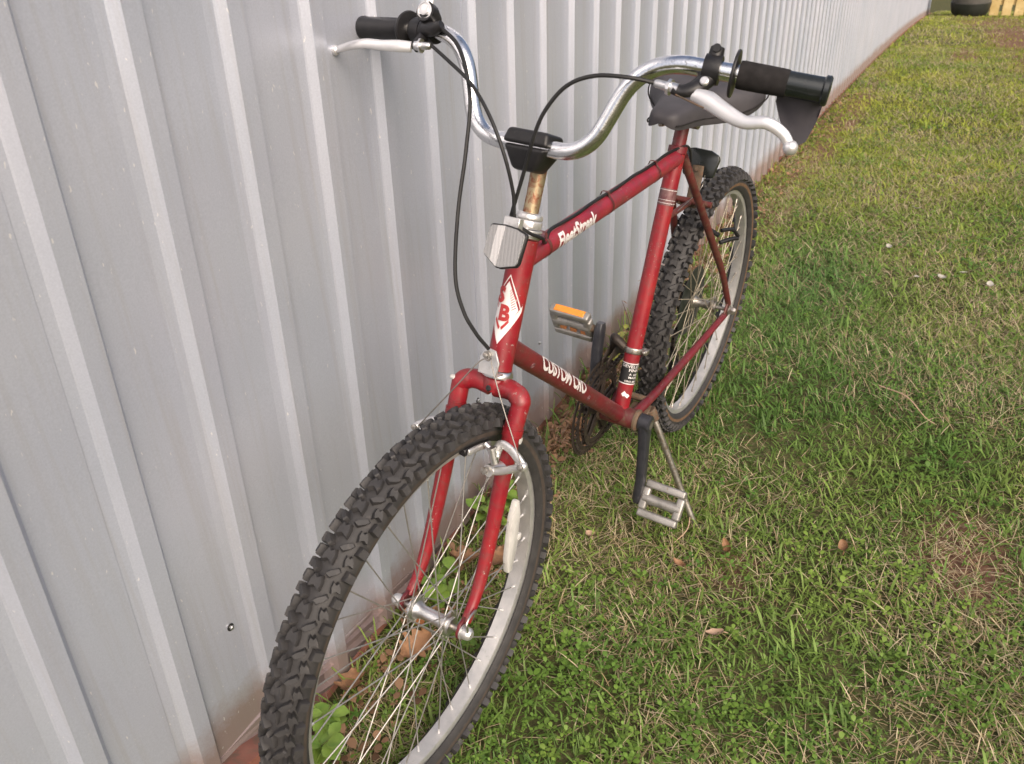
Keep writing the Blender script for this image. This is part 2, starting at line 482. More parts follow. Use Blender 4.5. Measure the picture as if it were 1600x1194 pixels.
def build_ground():
    xs = np.concatenate([np.linspace(-60, -4, 15), np.linspace(-3.6, 3.2, 137), np.linspace(3.5, 30, 60), np.linspace(32, 160, 20)])
    ys = np.concatenate([np.linspace(-120, -6, 20), np.linspace(-5, 1, 100), np.linspace(2, 60, 10)])
    X, Y = np.meshgrid(xs, ys, indexing='ij')
    Z = gz(X, Y)
    near = np.exp(-((X - 0.5) / 3.5) ** 2)
    Z = Z + near * (0.006 * np.sin(7.1 * X + 2.3 * Y) * np.cos(5.3 * Y - 1.7 * X) + 0.004 * np.sin(17 * X) * np.sin(15 * Y + 1)) - 0.008
    n, m = X.shape
    v = np.stack([X.ravel(), Y.ravel(), Z.ravel()], 1)
    idx = np.arange(n * m).reshape(n, m)
    f = np.stack([idx[:-1, :-1].ravel(), idx[1:, :-1].ravel(), idx[1:, 1:].ravel(), idx[:-1, 1:].ravel()], 1)
    me = bpy.data.meshes.new('ground')
    me.from_pydata(v.tolist(), [], f.tolist())
    at = me.attributes.new('bare', 'FLOAT', 'POINT')
    at.data.foreach_set('value', bare(X.ravel(), Y.ravel()).astype(np.float32))
    me.materials.append(MAT['soil'])
    me.polygons.foreach_set('use_smooth', [True] * len(me.polygons))
    o = bpy.data.objects.new('ground', me)
    COL.objects.link(o)
    o['kind'] = 'structure'
    o['label'] = 'brown soil under the patchy lawn'
build_ground()

# ------------------------------------------------------------------ wall of ribbed steel sheets
PITCH_R, X0 = 0.1572966, -1.4256259
TX, TY = 0.0426376, -0.0168652       # the ribs lean a touch from the ground's normal
RD = 0.0145
PAN_Y = -0.0105
WALL_H = 2.5
wall = empty('metal_wall', (0, 0.03, 0))
tag(wall, 'long wall of pale ribbed steel siding behind the bicycle', 'wall')
def rib_profile(x):                  # one pitch starting at the far foot of the previous rib
    e = x + X0                       # outer near edge of this rib
    return [(e - 0.026, 0.0), (e - 0.0105, -0.0022), (e - 0.0080, -0.0038), (e - 0.0013, -RD + 0.0020), (e, -RD), (e + 0.0275, -RD), (e + 0.0290, -RD + 0.0014), (e + 0.0380, -0.0016), (e + 0.0402, 0.0)]
def build_panel(i0, n, first, last):
    prof = []
    for k in range(n):
        prof += rib_profile((i0 + k) * PITCH_R)
    end = X0 + (i0 + n) * PITCH_R - 0.026
    prof.append((end - 0.0006, 0.0))
    zs_ = [None, 0.35, 0.9, 1.5, WALL_H]
    verts, faces = [], []
    sweep = list(prof) + [(prof[-1][0], 0.012), (prof[0][0], 0.012)]
    m = len(sweep)
    for z in zs_:
        for (x, y) in sweep:
            zz = zbase(x) if z is None else z + (zbase(x) if z < WALL_H else 0) * 0.0
            verts.append((x + TX * zz, y + TY * zz, zz))
    for j in range(len(zs_) - 1):
        for k in range(m):
            l = (k + 1) % m
            faces.append((j * m + k, j * m + l, (j + 1) * m + l, (j + 1) * m + k))
    b = MB()
    b.add(verts, faces)
    # caps as strips
    for j in (0, len(zs_) - 1):
        b.f.append(tuple(j * m + k for k in range(m)))
        b.m.append(0)
    for q in range(len(b.v)):
        x, y, z = b.v[q]
        b.v[q] = (x, y - 0.03 + PAN_Y - (0.0014 if (i0 // 6) % 2 else 0.0), z)
    o = b.build('panel', 'wall', wall, smooth=False)
    return o
for i in range(-6, 138, 6):
    build_panel(i, 6, False, False)
# the low concrete footing the sheets stand on
fb = MB()
rings = []
for x in np.linspace(-3.2, 21, 60):
    zt = zbase(x) - 0.004
    zb_ = min(float(gz(x, 0)), zt) - 0.25
    rings.append([(x, -0.012, zb_), (x, -0.012, zt), (x, 0.20, zt), (x, 0.20, zb_)])
fb.loft([[Vector(p) - Vector((0, 0.03, 0)) for p in r] for r in rings])
fb.build('footing', 'footing', wall)
# screws in the pans
def wall_point(x, z, y=0.0):
    return Vector((x + 0 * TX * z, y + TY * z - 0.03 + PAN_Y, z))
for (x, z) in [(-1.296, 0.332), (-0.18, 0.247), (0.157, 0.205), (0.498, 0.177), (0.83, 0.15), (1.16, 0.12), (-0.51, 0.27), (-0.86, 0.30), (-1.62, 0.35), (-0.35, 1.35), (0.27, 1.35), (0.9, 1.35)]:
    k = round((x - TX * z - X0 - 0.085) / PITCH_R)
    xx = X0 + k * PITCH_R + 0.0835 + TX * z if z > 1 else x
    b = MB()
    c = wall_point(xx, z)
    b.lathe([(0.0062, 0.0), (0.0062, 0.0012), (0.0045, 0.0016)], c, (0, -1, 0), 16, 0)
    b.lathe([(0.0036, 0.0016), (0.0036, 0.0046), (0.0028, 0.0052)], c, (0, -1, 0), 6, 1)
    b.build('screw', ['decal_black', 'alu'], wall)

# ------------------------------------------------------------------ the bicycle
PHI, TH, YR = -0.0835819, 0.0776129, -0.3495744
WB, HA, RAKE, SA, DEL = 1.1625185, 1.1892675, 0.0506947, 1.2539678, -0.0220424
RW = 0.333
Fv = Vector((-math.cos(TH), math.sin(TH), 0))
Lv = Vector((-math.sin(TH), -math.cos(TH), 0))
Zv = Vector((0, 0, 1))
c_, s_ = math.cos(PHI), math.sin(PHI)
BM = Matrix((Fv, Lv * c_ + Zv * s_, Zv * c_ - Lv * s_)).transposed().to_4x4()
BM.translation = Vector((0, YR, 0))
bike = empty('bicycle')
bike.matrix_world = BM
tag(bike, 'old red mountain bicycle with chrome handlebar parked beside the ribbed wall', 'bicycle')
AX = Vector((-math.cos(HA), 0, math.sin(HA)))
PF = Vector((math.sin(HA), 0, math.cos(HA)))
FOOT = Vector((WB, 0, RW)) - PF * RAKE
cdl, sdl = math.cos(DEL), math.sin(DEL)
def FK(b, y, a):
    """fork frame (forward of the steering axis, left, up the axis) to bicycle space"""
    bb_ = b * cdl - y * sdl
    yy = b * sdl + y * cdl
    return FOOT + PF * bb_ + Vector((0, yy, 0)) + AX * a
FX = (FK(1, 0, 0) - FK(0, 0, 0)).normalized()
FY = (FK(0, 1, 0) - FK(0, 0, 0)).normalized()
FZ = (FK(0, 0, 1) - FK(0, 0, 0)).normalized()
BBP = Vector((0.4818345, 0, 0.2891408))
SDIR = Vector((-math.cos(SA), 0, math.sin(SA)))
HT_LO, HT_UP, STL = 0.380, 0.568, 0.5301
STT = BBP + SDIR * STL
Y1 = Vector((0, 1, 0))

# --- wrapping print on a tube
def wrap_flat(mesh_polys, mats, p0, p1, rad, ang0, name, parent, du=0.0, flip=False, up_ref=None):
    """mesh_polys: list of (verts2d, faces, mat) in metres; u runs from p0 to p1, v runs round the tube from ang0"""
    p0, p1 = Vector(p0), Vector(p1)
    a = (p1 - p0).normalized()
    side = Y1 if up_ref is None else Vector(up_ref)
    x = (side - a * side.dot(a)).normalized()
    y = x.cross(a)
    b = MB()
    for lvl, (v2, fs, mi) in enumerate(mesh_polys):
        bm = bmesh.new()
        vv = [bm.verts.new((p[0], p[1], 0)) for p in v2]
        for f in fs:
            try:
                bm.faces.new([vv[i] for i in f])
            except ValueError:
                pass
        lo = min(p[1] for p in v2)
        hi = max(p[1] for p in v2)
        k = lo
        while k < hi:
            k += 0.0022
            bmesh.ops.bisect_plane(bm, geom=bm.verts[:] + bm.edges[:] + bm.faces[:], plane_co=(0, k, 0), plane_no=(0, 1, 0))
        bm.verts.ensure_lookup_table()
        bm.verts.index_update()
        rr = rad + 0.0003 + 0.00006 * lvl
        out = []
        for q in bm.verts:
            t = ang0 + q.co.y / rad
            out.append(p0 + a * (q.co.x + du) + (x * math.cos(t) + y * math.sin(t)) * rr)
        b.add(out, [[w.index for w in f.verts] for f in bm.faces], mi)
        bm.free()
    return b.build(name, mats, parent, smooth=False)

def text_poly(txt, size, shear=0.0, bold=0.0, sx=1.0, align='LEFT'):
    cu = bpy.data.curves.new('lettering', 'FONT')
    cu.body = txt
    cu.size = size
    cu.shear = shear
    cu.offset = bold
    cu.resolution_u = 3
    cu.align_x = align
    ob = bpy.data.objects.new('lettering', cu)
    COL.objects.link(ob)
    dg = bpy.context.evaluated_depsgraph_get()
    me = bpy.data.meshes.new_from_object(ob.evaluated_get(dg))
    v = [(p.co.x * sx, p.co.y) for p in me.vertices]
    f = [tuple(p.vertices) for p in me.polygons]
    bpy.data.objects.remove(ob)
    bpy.data.curves.remove(cu)
    bpy.data.meshes.remove(me)
    return v, f

# --- frame tubes
ht0, ht1 = FK(0, 0, HT_LO), FK(0, 0, HT_UP)
b = MB()
b.tube([ht0, ht0 + (ht1 - ht0) * 0.04, ht0 + (ht1 - ht0) * 0.96, ht1], [0.0196, 0.019, 0.019, 0.0196], 28)
head_tube = b.build('head_tube', 'red', bike)
tt0, tt1 = FK(0, 0, 0.538), STT + SDIR * -0.004
b = MB(); b.tube([tt0, tt1], 0.0163, 24)
top_tube = b.build('top_tube', 'pinkred', bike)
dt0 = FK(0, 0, 0.415)
b = MB(); b.tube([dt0, BBP], 0.0168, 24)
down_tube = b.build('down_tube', 'darkred', bike)
b = MB(); b.tube([BBP, STT + SDIR * 0.012], 0.0163, 24)
seat_tube = b.build('seat_tube', 'red', bike)
b = MB()
b.lathe([(0.0155, -0.036), (0.0205, -0.036), (0.0212, -0.033), (0.0212, 0.033), (0.0205, 0.036), (0.0155, 0.036)], BBP, (0, 1, 0), 28)
bbs = b.build('bottom_bracket_shell', 'rustred', bike)
for s in (-1, 1):
    b = MB()
    b.lathe([(0.012, 0), (0.0235, 0), (0.0235, 0.005), (0.0195, 0.009), (0.012, 0.009)], BBP + Y1 * 0.0365 * s, (0, s, 0), 28)
    b.build('cup', 'rust', bbs)
RAX = Vector((0, 0, RW))
for s in (-1, 1):
    b = MB()
    pts = rounded([BBP + Vector((-0.012, 0.024 * s, -0.002)), BBP + Vector((-0.09, 0.035 * s, 0.004)), RAX + Vector((0.16, 0.058 * s, -0.012)), RAX + Vector((0.022, 0.064 * s, -0.006))], 0.05)
    n = len(pts)
    b.tube(pts, [0.0105 - 0.0028 * (i / n) for i in range(n)], 14)
    b.build('chain_stay', 'darkred', bike)
    b = MB()
    pts = rounded([STT + Vector((-0.012, 0.010 * s, -0.004)), STT + Vector((-0.040, 0.022 * s, -0.055)), RAX + Vector((0.060, 0.056 * s, 0.12)), RAX + Vector((0.004, 0.0655 * s, 0.018))], 0.05)
    n = len(pts)
    b.tube(pts, [0.0092 - 0.0022 * (i / n) for i in range(n)], 14)
    b.build('seat_stay', 'rustred', bike)
    b = MB()
    poly = [(0.030, -0.016), (0.030, 0.002), (0.012, 0.026), (-0.004, 0.026), (-0.016, 0.008), (-0.016, -0.012), (-0.004, -0.018)]
    b.prism(poly, RAX + Vector((0, 0.065 * s, 0)), (1, 0, 0), (0, 0, 1), 0.005)
    b.build('dropout', 'rustred', bike, bevel=0.0008)
b = MB()
b.tube([Vector((0.192, -0.045, 0.660)), Vector((0.192, 0.045, 0.660))], 0.0068, 12)
b.tube([Vector((0.205, 0, 0.660)), BBP + SDIR * 0.405], 0.0062, 12)
b.build('stay_bridge', 'rustred', bike)
b = MB()
b.tube([BBP + Vector((-0.075, -0.032, 0.004)), BBP + Vector((-0.075, 0.032, 0.004))], 0.0075, 12)
b.build('stay_bridge', 'rust', bike)

# --- print on the frame
tl = (tt1 - tt0).length
v2, f2 = text_poly('FleetStreak', 0.0325, 0.12, 0.0011, 0.84)
ang_v0 = -0.014
wrap_flat([([(u, v - 0.010) for u, v in v2], f2, 0)], 'decal', tt0, tt1, 0.0163, 0.05, 'lettering', top_tube, du=0.085)
v2, f2 = text_poly('CUSTOM CRO', 0.034, 0.0, 0.0012, 1.02)
wrap_flat([([(u, v - 0.006) for u, v in v2], f2, 0)], 'decal', dt0, BBP, 0.0168, 0.16, 'lettering', down_tube, du=0.120)
for dd, aa in ((0.088, 0.45), (0.372, 0.35)):
    b = MB()
    d = (BBP - dt0).normalized()
    yy = d.cross(Y1)
    nrm = Y1 * math.cos(aa) + yy * math.sin(aa)
    b.lathe([(0.0028, 0.0150), (0.0050, 0.0162), (0.0050, 0.0176), (0.0030, 0.0180), (0.0026, 0.0165)], dt0 + d * dd, nrm, 14)
    b.build('bolt_boss', 'decal_grey', down_tube)
def quad(u0, v0, u1, v1):
    return [(u0, v0), (u1, v0), (u1, v1), (u0, v1)], [(0, 1, 2, 3)]
def band(u0, u1, a0=-0.045, a1=0.045):
    return quad(u0, a0, u1, a1)
sp0, sp1 = STT, BBP
SIDE = -0.55
# black maker's band low on the seat tube with five lines of small type
polys = [(*band(0.4150, 0.4565), 0), (*band(0.4135, 0.4155), 1), (*band(0.4560, 0.4582), 1)]
rows = [('DEVELOPED', 0.0085, 0.421), ('FINN', 0.0085, 0.429), ('A  600', 0.0055, 0.4365), ('MADE', 0.0060, 0.4435), ('CRO-MOLY', 0.0052, 0.4515)]
for t, sz, uu in rows:
    v2, f2 = text_poly(t, sz, 0, 0.0001, 1.25, 'CENTER')
    polys.append(([(uu - v + 0.002, u) for u, v in v2], f2, 1))
wrap_flat(polys, ['decal_black', 'decal'], sp0, sp1, 0.0163, SIDE, 'band_decal', seat_tube)
# scratched silver band high on the seat tube
wrap_flat([(*band(0.062, 0.094), 0), (*band(0.0645, 0.0652), 1), (*band(0.0835, 0.0842), 1), (*band(0.0895, 0.0902), 1)], ['decal_grey', 'decal'], sp0, sp1, 0.0163, 0.0, 'band_decal', seat_tube)
# chipped white scrap above the bottom bracket
wrap_flat([([(0.480, -0.010), (0.485, -0.006), (0.4835, -0.002), (0.488, 0.004), (0.4825, 0.009), (0.479, 0.005), (0.4775, 0.000), (0.473, -0.004)], [(0, 1, 2, 7), (2, 6, 7), (2, 3, 5, 6), (3, 4, 5)], 0)], 'decal', sp0, sp1, 0.0163, SIDE - 0.45, 'sticker_scrap', seat_tube)
# head badge: a white-edged diamond with two red letters, centred on the front of the head tube
def poly(*p):
    return list(p), [tuple(range(len(p)))]
hb = []
W_, H_ = 0.026, 0.048
def ring_d(w, h, t):
    k = 1 - t / h * 1.4
    o = [(0, -h), (w, 0), (0, h), (-w, 0)]
    i = [(0, -h * k), (w * k, 0), (0, h * k), (-w * k, 0)]
    vv = [(b_, a_) for a_, b_ in o + i]
    return vv, [(0, 1, 5, 4), (1, 2, 6, 5), (2, 3, 7, 6), (3, 0, 4, 7)]
hb.append((*ring_d(W_, H_, 0.0022), 0))
dia = lambda w, h: ([(-h, 0), (0, w), (h, 0), (0, -w)], [(0, 1, 2, 3)])
hb.append((*dia(W_ * 0.80, H_ * 0.80), 0))
# thick white chevron at the foot
hb.append(([(-H_ - 0.004, 0), (-0.002, W_ + 0.001), (0.008, W_ + 0.001), (-H_ + 0.014, 0), (0.008, -W_ - 0.001), (-0.002, -W_ - 0.001)], [(0, 1, 2, 3), (0, 3, 4, 5)], 0))
# red triangles with white hatching
def tri(s):
    return [(0.004, s * 0.0165), (0.030, s * 0.0045), (0.010, s * 0.0075)], [(0, 1, 2)]
for s in (-1, 1):
    for k in range(9):
        u = 0.003 + k * 0.0031
        hb.append(([(u, s * (0.0165 - 0.0042 * k * 0.31)), (u + 0.0014, s * (0.0165 - 0.0042 * k * 0.31)), (u - 0.003, s * (0.0105 - 0.0042 * k * 0.20)), (u - 0.0044, s * (0.0105 - 0.0042 * k * 0.20))], [(0, 1, 2, 3)], 1))
    hb.append(([(-0.014, s * 0.0095), (-0.0185, s * 0.0105), (-0.031, s * 0.002), (-0.027, s * 0.0005)], [(0, 1, 2, 3)], 1))
for t, u0, v0 in (('S', 0.008, -0.0085), ('B', -0.0165, 0.0015)):
    v2, f2 = text_poly(t, 0.030, 0, 0.0014, 0.92, 'CENTER')
    hb.append(([(v + u0, -(u + v0)) for u, v in v2], f2, 1))
wrap_flat(hb, ['decal', 'decal_red'], FK(0, 0, 0.470), FK(0, 0, 0.6), 0.019, 0.02, 'badge_decal', head_tube, up_ref=FX)

# --- headset
headset = MB()
headset.lathe([(0.0165, 0), (0.0225, 0), (0.0232, 0.003), (0.0215, 0.008), (0.019, 0.010)], FK(0, 0, HT_LO - 0.011), FZ, 28)
headset.build('headset_cup', 'alu', bike)
headset = MB()
headset.lathe([(0.019, 0), (0.0222, 0.002), (0.0228, 0.006), (0.0205, 0.009)], FK(0, 0, HT_UP + 0.0005), FZ, 28)
hs = headset.build('headset_cup', 'alu', bike)
b = MB()
b.lathe([(0.0165, 0), (0.0215, 0), (0.0215, 0.0035), (0.0165, 0.0035)], FK(0, 0, HT_UP + 0.0105), FZ, 28, 0)
b.lathe([(0.0165, 0), (0.0200, 0), (0.0205, 0.003), (0.0205, 0.010), (0.019, 0.012)], FK(0, 0, HT_UP + 0.015), FZ, 8, 0)
b.lathe([(0.0150, 0), (0.0185, 0), (0.0190, 0.002), (0.0180, 0.007), (0.014, 0.009)], FK(0, 0, HT_UP + 0.0275), FZ, 24, 0)
b.build('lock_nut', 'silver', hs, bevel=0.0006)
b = MB()    # upper cable stop plate reaching forward
b.prism([(0.014, -0.012), (0.046, -0.008), (0.050, 0.004), (0.046, 0.014), (0.014, 0.012)], FK(0, 0, HT_UP + 0.0125), FX, FY, 0.0026)
b.box(FK(0.046, 0.002, HT_UP + 0.020), (0.006, 0.012, 0.008), (FX, FY, FZ))
b.build('cable_stop', 'silver', hs, bevel=0.0007)
# lower brake-cable hanger
b = MB()
pts = [(0.018, -0.012), (0.050, -0.012), (0.058, -0.004), (0.058, 0.012), (0.046, 0.016), (0.018, 0.014)]
b.prism([(0.016, -0.014), (0.036, -0.014), (0.036, 0.016), (0.016, 0.016)], FK(0, 0.002, HT_LO - 0.003), FX, FY, 0.003)
b.prism([(-0.016, -0.002), (0.014, -0.002), (0.015, 0.018), (0.006, 0.034), (-0.009, 0.036), (-0.017, 0.022)], FK(0.0365, 0.004, HT_LO - 0.002), FY, FZ, 0.003)
hang = b.build('cable_hanger', 'silver', bike, bevel=0.0007)
b = MB()
b.lathe([(0.0058, 0), (0.0058, 0.0035), (0.0036, 0.0035), (0.0036, 0.0075), (0.0026, 0.008)], FK(0.039, -0.001, HT_LO + 0.024), FX, 8)
b.build('bolt', 'steel', hang)

# --- fork
fork = MB()
fork.lathe([(0.012, -0.012), (0.0185, -0.010), (0.0205, 0.0), (0.0198, 0.008), (0.0185, 0.010)], FK(0, 0, 0.358), FZ, 24)
for s in (-1, 1):
    pts = rounded([FK(0.002, 0.004 * s, 0.354), FK(0.004, 0.030 * s, 0.358), FK(0.010, 0.0515 * s, 0.350), FK(0.013, 0.049 * s, 0.300)], [0.012, 0.011], 8)
    n = len(pts)
    fork.tube(pts, [0.0150 - 0.0015 * (i / (n - 1)) + (0.0010 if 8 < i < 17 else 0) for i in range(n)], 18)
fork_o = fork.build('fork_crown', 'red', bike, angle=60)
b = MB()
b.lathe([(0.0035, 0), (0.0045, 0.0008), (0.0035, 0.0012), (0.001, -0.004)], FK(0.0218, 0.002, 0.354), FX, 14)
b.build('hole_rim', 'decal_black', fork_o)
for s in (-1, 1):
    pts = smooth_path([FK(0.013, 0.049 * s, 0.318), FK(0.014, 0.0485 * s, 0.26), FK(0.013, 0.049 * s, 0.18), FK(0.015, 0.050 * s, 0.10), FK(0.024, 0.0508 * s, 0.045), FK(0.040, 0.0515 * s, 0.010)], 6)
    n = len(pts)
    b = MB()
    b.tube(pts, [0.0137 - 0.0060 * (i / (n - 1)) ** 1.15 for i in range(n)], 18)
    bl = b.build('fork_blade', 'red', bike)
    b = MB()
    poly_ = [(-0.012, 0.016), (-0.002, 0.020), (0.010, 0.012), (0.013, -0.002), (0.008, -0.012), (-0.006, -0.010), (-0.013, 0.002)]
    b.prism(poly_, FK(RAKE - 0.002, 0.0515 * s, 0), FX, FZ, 0.005)
    b.build('dropout', 'darkred', bl, bevel=0.0008)
    b = MB()   # chipped collar at the shoulder
    b.tube([FK(0.0132, 0.049 * s, 0.296), FK(0.0132, 0.049 * s, 0.308)], [0.0149, 0.0155], 18)
    b.build('collar', 'red', bl)
b = MB()       # bare patch knocked into the paint of the near blade
b.lathe([(0.0001, 0.0), (0.0042, 0.0004), (0.0055, 0.0), (0.0045, -0.001)], FK(0.010, 0.0630, 0.292), FY, 9)
b.build('paint_chip', 'white_plastic', bl)
b = MB()       # small reflector bump on the far shoulder
b.sphere(FK(0.018, -0.060, 0.352), 0.005, sc=(1, 1.4, 0.7))
b.build('paint_chip', 'white_plastic', fork_o)

# --- wheels
def tyre_mesh(name, parent, T, rot, wallmat, rows=62):
    """T maps wheel space (x, y across, z) to bicycle space"""
    Rc, rs = 0.2985, 0.0245
    b = MB()
    n, k = 132, 18
    rings = []
    for i in range(n):
        th = 2 * math.pi * i / n
        ring = []
        for j in range(k):
            a = -2.45 + 4.9 * j / (k - 1)
            rr = Rc + rs * math.cos(a) * 1.02
            y = rs * math.sin(a) * 1.02
            ring.append(T(Vector((rr * math.cos(th), y, rr * math.sin(th)))))
        rings.append(ring)
    fs = []
    for i in range(n):
        for j in range(k - 1):
            fs.append((i * k + j, i * k + j + 1, ((i + 1) % n) * k + j + 1, ((i + 1) % n) * k + j))
    kk = len(b.v)
    b.add([p for r in rings for p in r], fs, 0)
    for q, f in enumerate(fs):
        j = q % (k - 1)
        if j in (2, 14):
            b.m[q] = 1
    rr_ = random.Random(5)
    def block(th, a, lt, la, h, skew, notch):
        # outline in (along tread, across tread), metres; flat top smaller than its foot
        if notch == 1:
            out = [(-lt, -la), (lt * 0.1, -la), (lt, -la * 0.55), (lt * 0.55, 0), (lt, la * 0.6), (lt * 0.1, la), (-lt, la), (-lt * 0.55, 0)]
        elif notch == 2:
            out = [(-lt, -la * 0.6), (-lt * 0.2, -la), (lt, -la * 0.8), (lt, la * 0.5), (lt * 0.3, la), (-lt * 0.8, la)]
        else:
            out = [(-lt, -la), (lt, -la), (lt, la), (-lt, la)]
        cs, sn = math.cos(skew), math.sin(skew)
        vs2 = []
        for lev, (sc, hh) in enumerate(((1.08, -0.002), (1.0, h * 0.75), (0.84, h))):
            for (p, q) in out:
                p2, q2 = p * sc, q * sc
                u, w = p2 * cs - q2 * sn, p2 * sn + q2 * cs
                aa = a + w / rs
                t2 = th + u / (Rc + rs)
                r0 = rs * 1.02 + hh
                rr = Rc + r0 * math.cos(aa)
                vs2.append(T(Vector((rr * math.cos(t2), r0 * math.sin(aa), rr * math.sin(t2)))))
        n_ = len(out)
        ff = []
        for lev in range(2):
            for i in range(n_):
                j = (i + 1) % n_
                ff.append((lev * n_ + i, lev * n_ + j, (lev + 1) * n_ + j, (lev + 1) * n_ + i))
        ff.append(tuple(2 * n_ + i for i in range(n_)))
        b.add(vs2, ff, 0)
    for i in range(rows):
        th = 2 * math.pi * i / rows + rot
        st = 2 * math.pi / rows
        jt = lambda s: rr_.uniform(-s, s)
        block(th, 0.0, 0.0088, 0.0064, 0.0088 + jt(0.0005), 0.0, 1)
        for s in (-1, 1):
            block(th + st * 0.5, s * 0.46, 0.0080, 0.0034, 0.0082 + jt(0.0005), s * 0.75, 2)
            block(th + st * 0.06, s * 0.80, 0.0070, 0.0046, 0.0094 + jt(0.0005), -s * 0.30, 1)
            block(th + st * 0.55, s * 1.14, 0.0062, 0.0050, 0.0094 + jt(0.0010), s * 0.1, 0)
    return b.build(name, ['rubber', wallmat], parent, angle=30)

def make_wheel(T, label, rot, rear=False):
    w = empty('wheel', (0, 0, 0), bike)
    w['label'] = label
    b = MB()
    prof = [(0.2860, -0.0140), (0.2868, -0.0130), (0.2860, -0.0118), (0.2770, -0.0112), (0.2755, 0), (0.2770, 0.0112), (0.2860, 0.0118), (0.2868, 0.0130), (0.2860, 0.0140), (0.2725, 0.0134), (0.2700, 0.0120), (0.2690, 0), (0.2700, -0.0120), (0.2725, -0.0134)]
    n = 96
    rings = [[T(Vector((r * math.cos(t), y, r * math.sin(t)))) for r, y in prof] for t in [2 * math.pi * i / n for i in range(n)]]
    b.loft(rings, 0, False, True)
    b.build('rim', 'rim', w)
    tyre_mesh('tyre', w, T, rot, 'tanwall' if rear else 'darkwall')
    # hub
    b = MB()
    C0 = T(Vector((0, 0, 0)))
    YA = (T(Vector((0, 1, 0))) - C0).normalized()
    fl = 0.0215 if not rear else 0.0225
    ys = (-0.030, 0.030) if not rear else (-0.022, 0.030)
    b.lathe([(0.0085, ys[0] - 0.008), (0.0135, ys[0] - 0.007), (0.0140, ys[0] - 0.003), (fl, ys[0] - 0.0015), (fl, ys[0] + 0.0015), (0.0150, ys[0] + 0.004), (0.0105, ys[0] + 0.014), (0.0102, 0.0), (0.0105, ys[1] - 0.014), (0.0150, ys[1] - 0.004), (fl, ys[1] - 0.0015), (fl, ys[1] + 0.0015), (0.0140, ys[1] + 0.003), (0.0135, ys[1] + 0.007), (0.0085, ys[1] + 0.008)], C0, YA, 28)
    b.build('hub', 'alu' if not rear else 'steel', w)
    b = MB()
    ye = 0.062 if not rear else 0.076
    b.lathe([(0.0046, -ye), (0.0046, ye)], C0, YA, 12)
    b.build('axle', 'steel', w)
    for s in (-1, 1):
        b = MB()
        y0 = 0.0545 if not rear else 0.0685
        b.lathe([(0.0118, 0), (0.0118, 0.0016), (0.0085, 0.002)], C0 + YA * s * y0, YA * s, 18)
        b.lathe([(0.0098, 0.002), (0.0098, 0.009), (0.0090, 0.013), (0.0060, 0.0165)], C0 + YA * s * y0, YA * s, 18 if not rear else 6)
        b.build('axle_nut', 'silver' if not rear else 'steel', w)
    # spokes
    for i in range(36):
        sd_ = 1 if i % 2 == 0 else -1
        k = i // 2
        t_rim = 2 * math.pi * i / 36 + rot * 0.37 + 0.05
        sg = 1 if k % 2 == 0 else -1
        t_hub = t_rim + sg * 1.22
        y = ys[1] if sd_ > 0 else ys[0]
        p = T(Vector(((fl - 0.003) * math.cos(t_hub), y + sd_ * 0.002 * sg, (fl - 0.003) * math.sin(t_hub))))
        q = T(Vector((0.2700 * math.cos(t_rim), 0.003 * sd_, 0.2700 * math.sin(t_rim))))
        d = (q - p).normalized()
        b = MB()
        b.tube([p, q - d * 0.010], 0.00105, 6)
        b.tube([q - d * 0.012, q - d * 0.002, q], [0.0017, 0.0018, 0.0030], 8, 1)
        b.build('spoke', ['rear_spoke', 'steel'] if rear else ['spoke', 'alu_bright'], w)
    return w
def T_front(p):
    return FK(RAKE + p.x, p.y, p.z)
def T_rear(p):
    return Vector((p.x, p.y, RW + p.z))
wf = make_wheel(T_front, 'front wheel with knobbly black tyre and silver rim', 0.3)
wr = make_wheel(T_rear, 'rear wheel with knobbly black tyre and brown sidewall line', 1.1, True)
# retaining hook on the near front axle end
b = MB()
hk = [FK(RAKE - 0.016, 0.056, 0.010), FK(RAKE - 0.020, 0.058, 0.024), FK(RAKE - 0.006, 0.062, 0.030), FK(RAKE + 0.010, 0.064, 0.022), FK(RAKE + 0.006, 0.066, 0.008)]
b.tube(smooth_path(hk, 5), 0.0052, 10, flat=0.35, ref=FY)
b.build('retaining_washer', 'alu', wf)
# white clip-on reflector between the front spokes
b = MB()
c0, c1 = FK(-0.132, 0.010, 0.146), FK(-0.152, 0.014, 0.012)
d = (c1 - c0)
L = d.length
d.normalize()
xx = (FX - d * FX.dot(d)).normalized()
b.prism([(-0.004, 0.0), (-0.014, 0.030), (-0.015, L * 0.72), (-0.006, L), (0.006, L), (0.014, L * 0.78), (0.014, 0.028), (0.005, 0)], c0, xx, d, 0.011)
b.box(c0 + d * L * 0.55 + xx * -0.017, (0.006, 0.006, 0.007), (xx, d, xx.cross(d)))
b.build('spoke_reflector', 'white_plastic', wf, bevel=0.0025, seg=2)

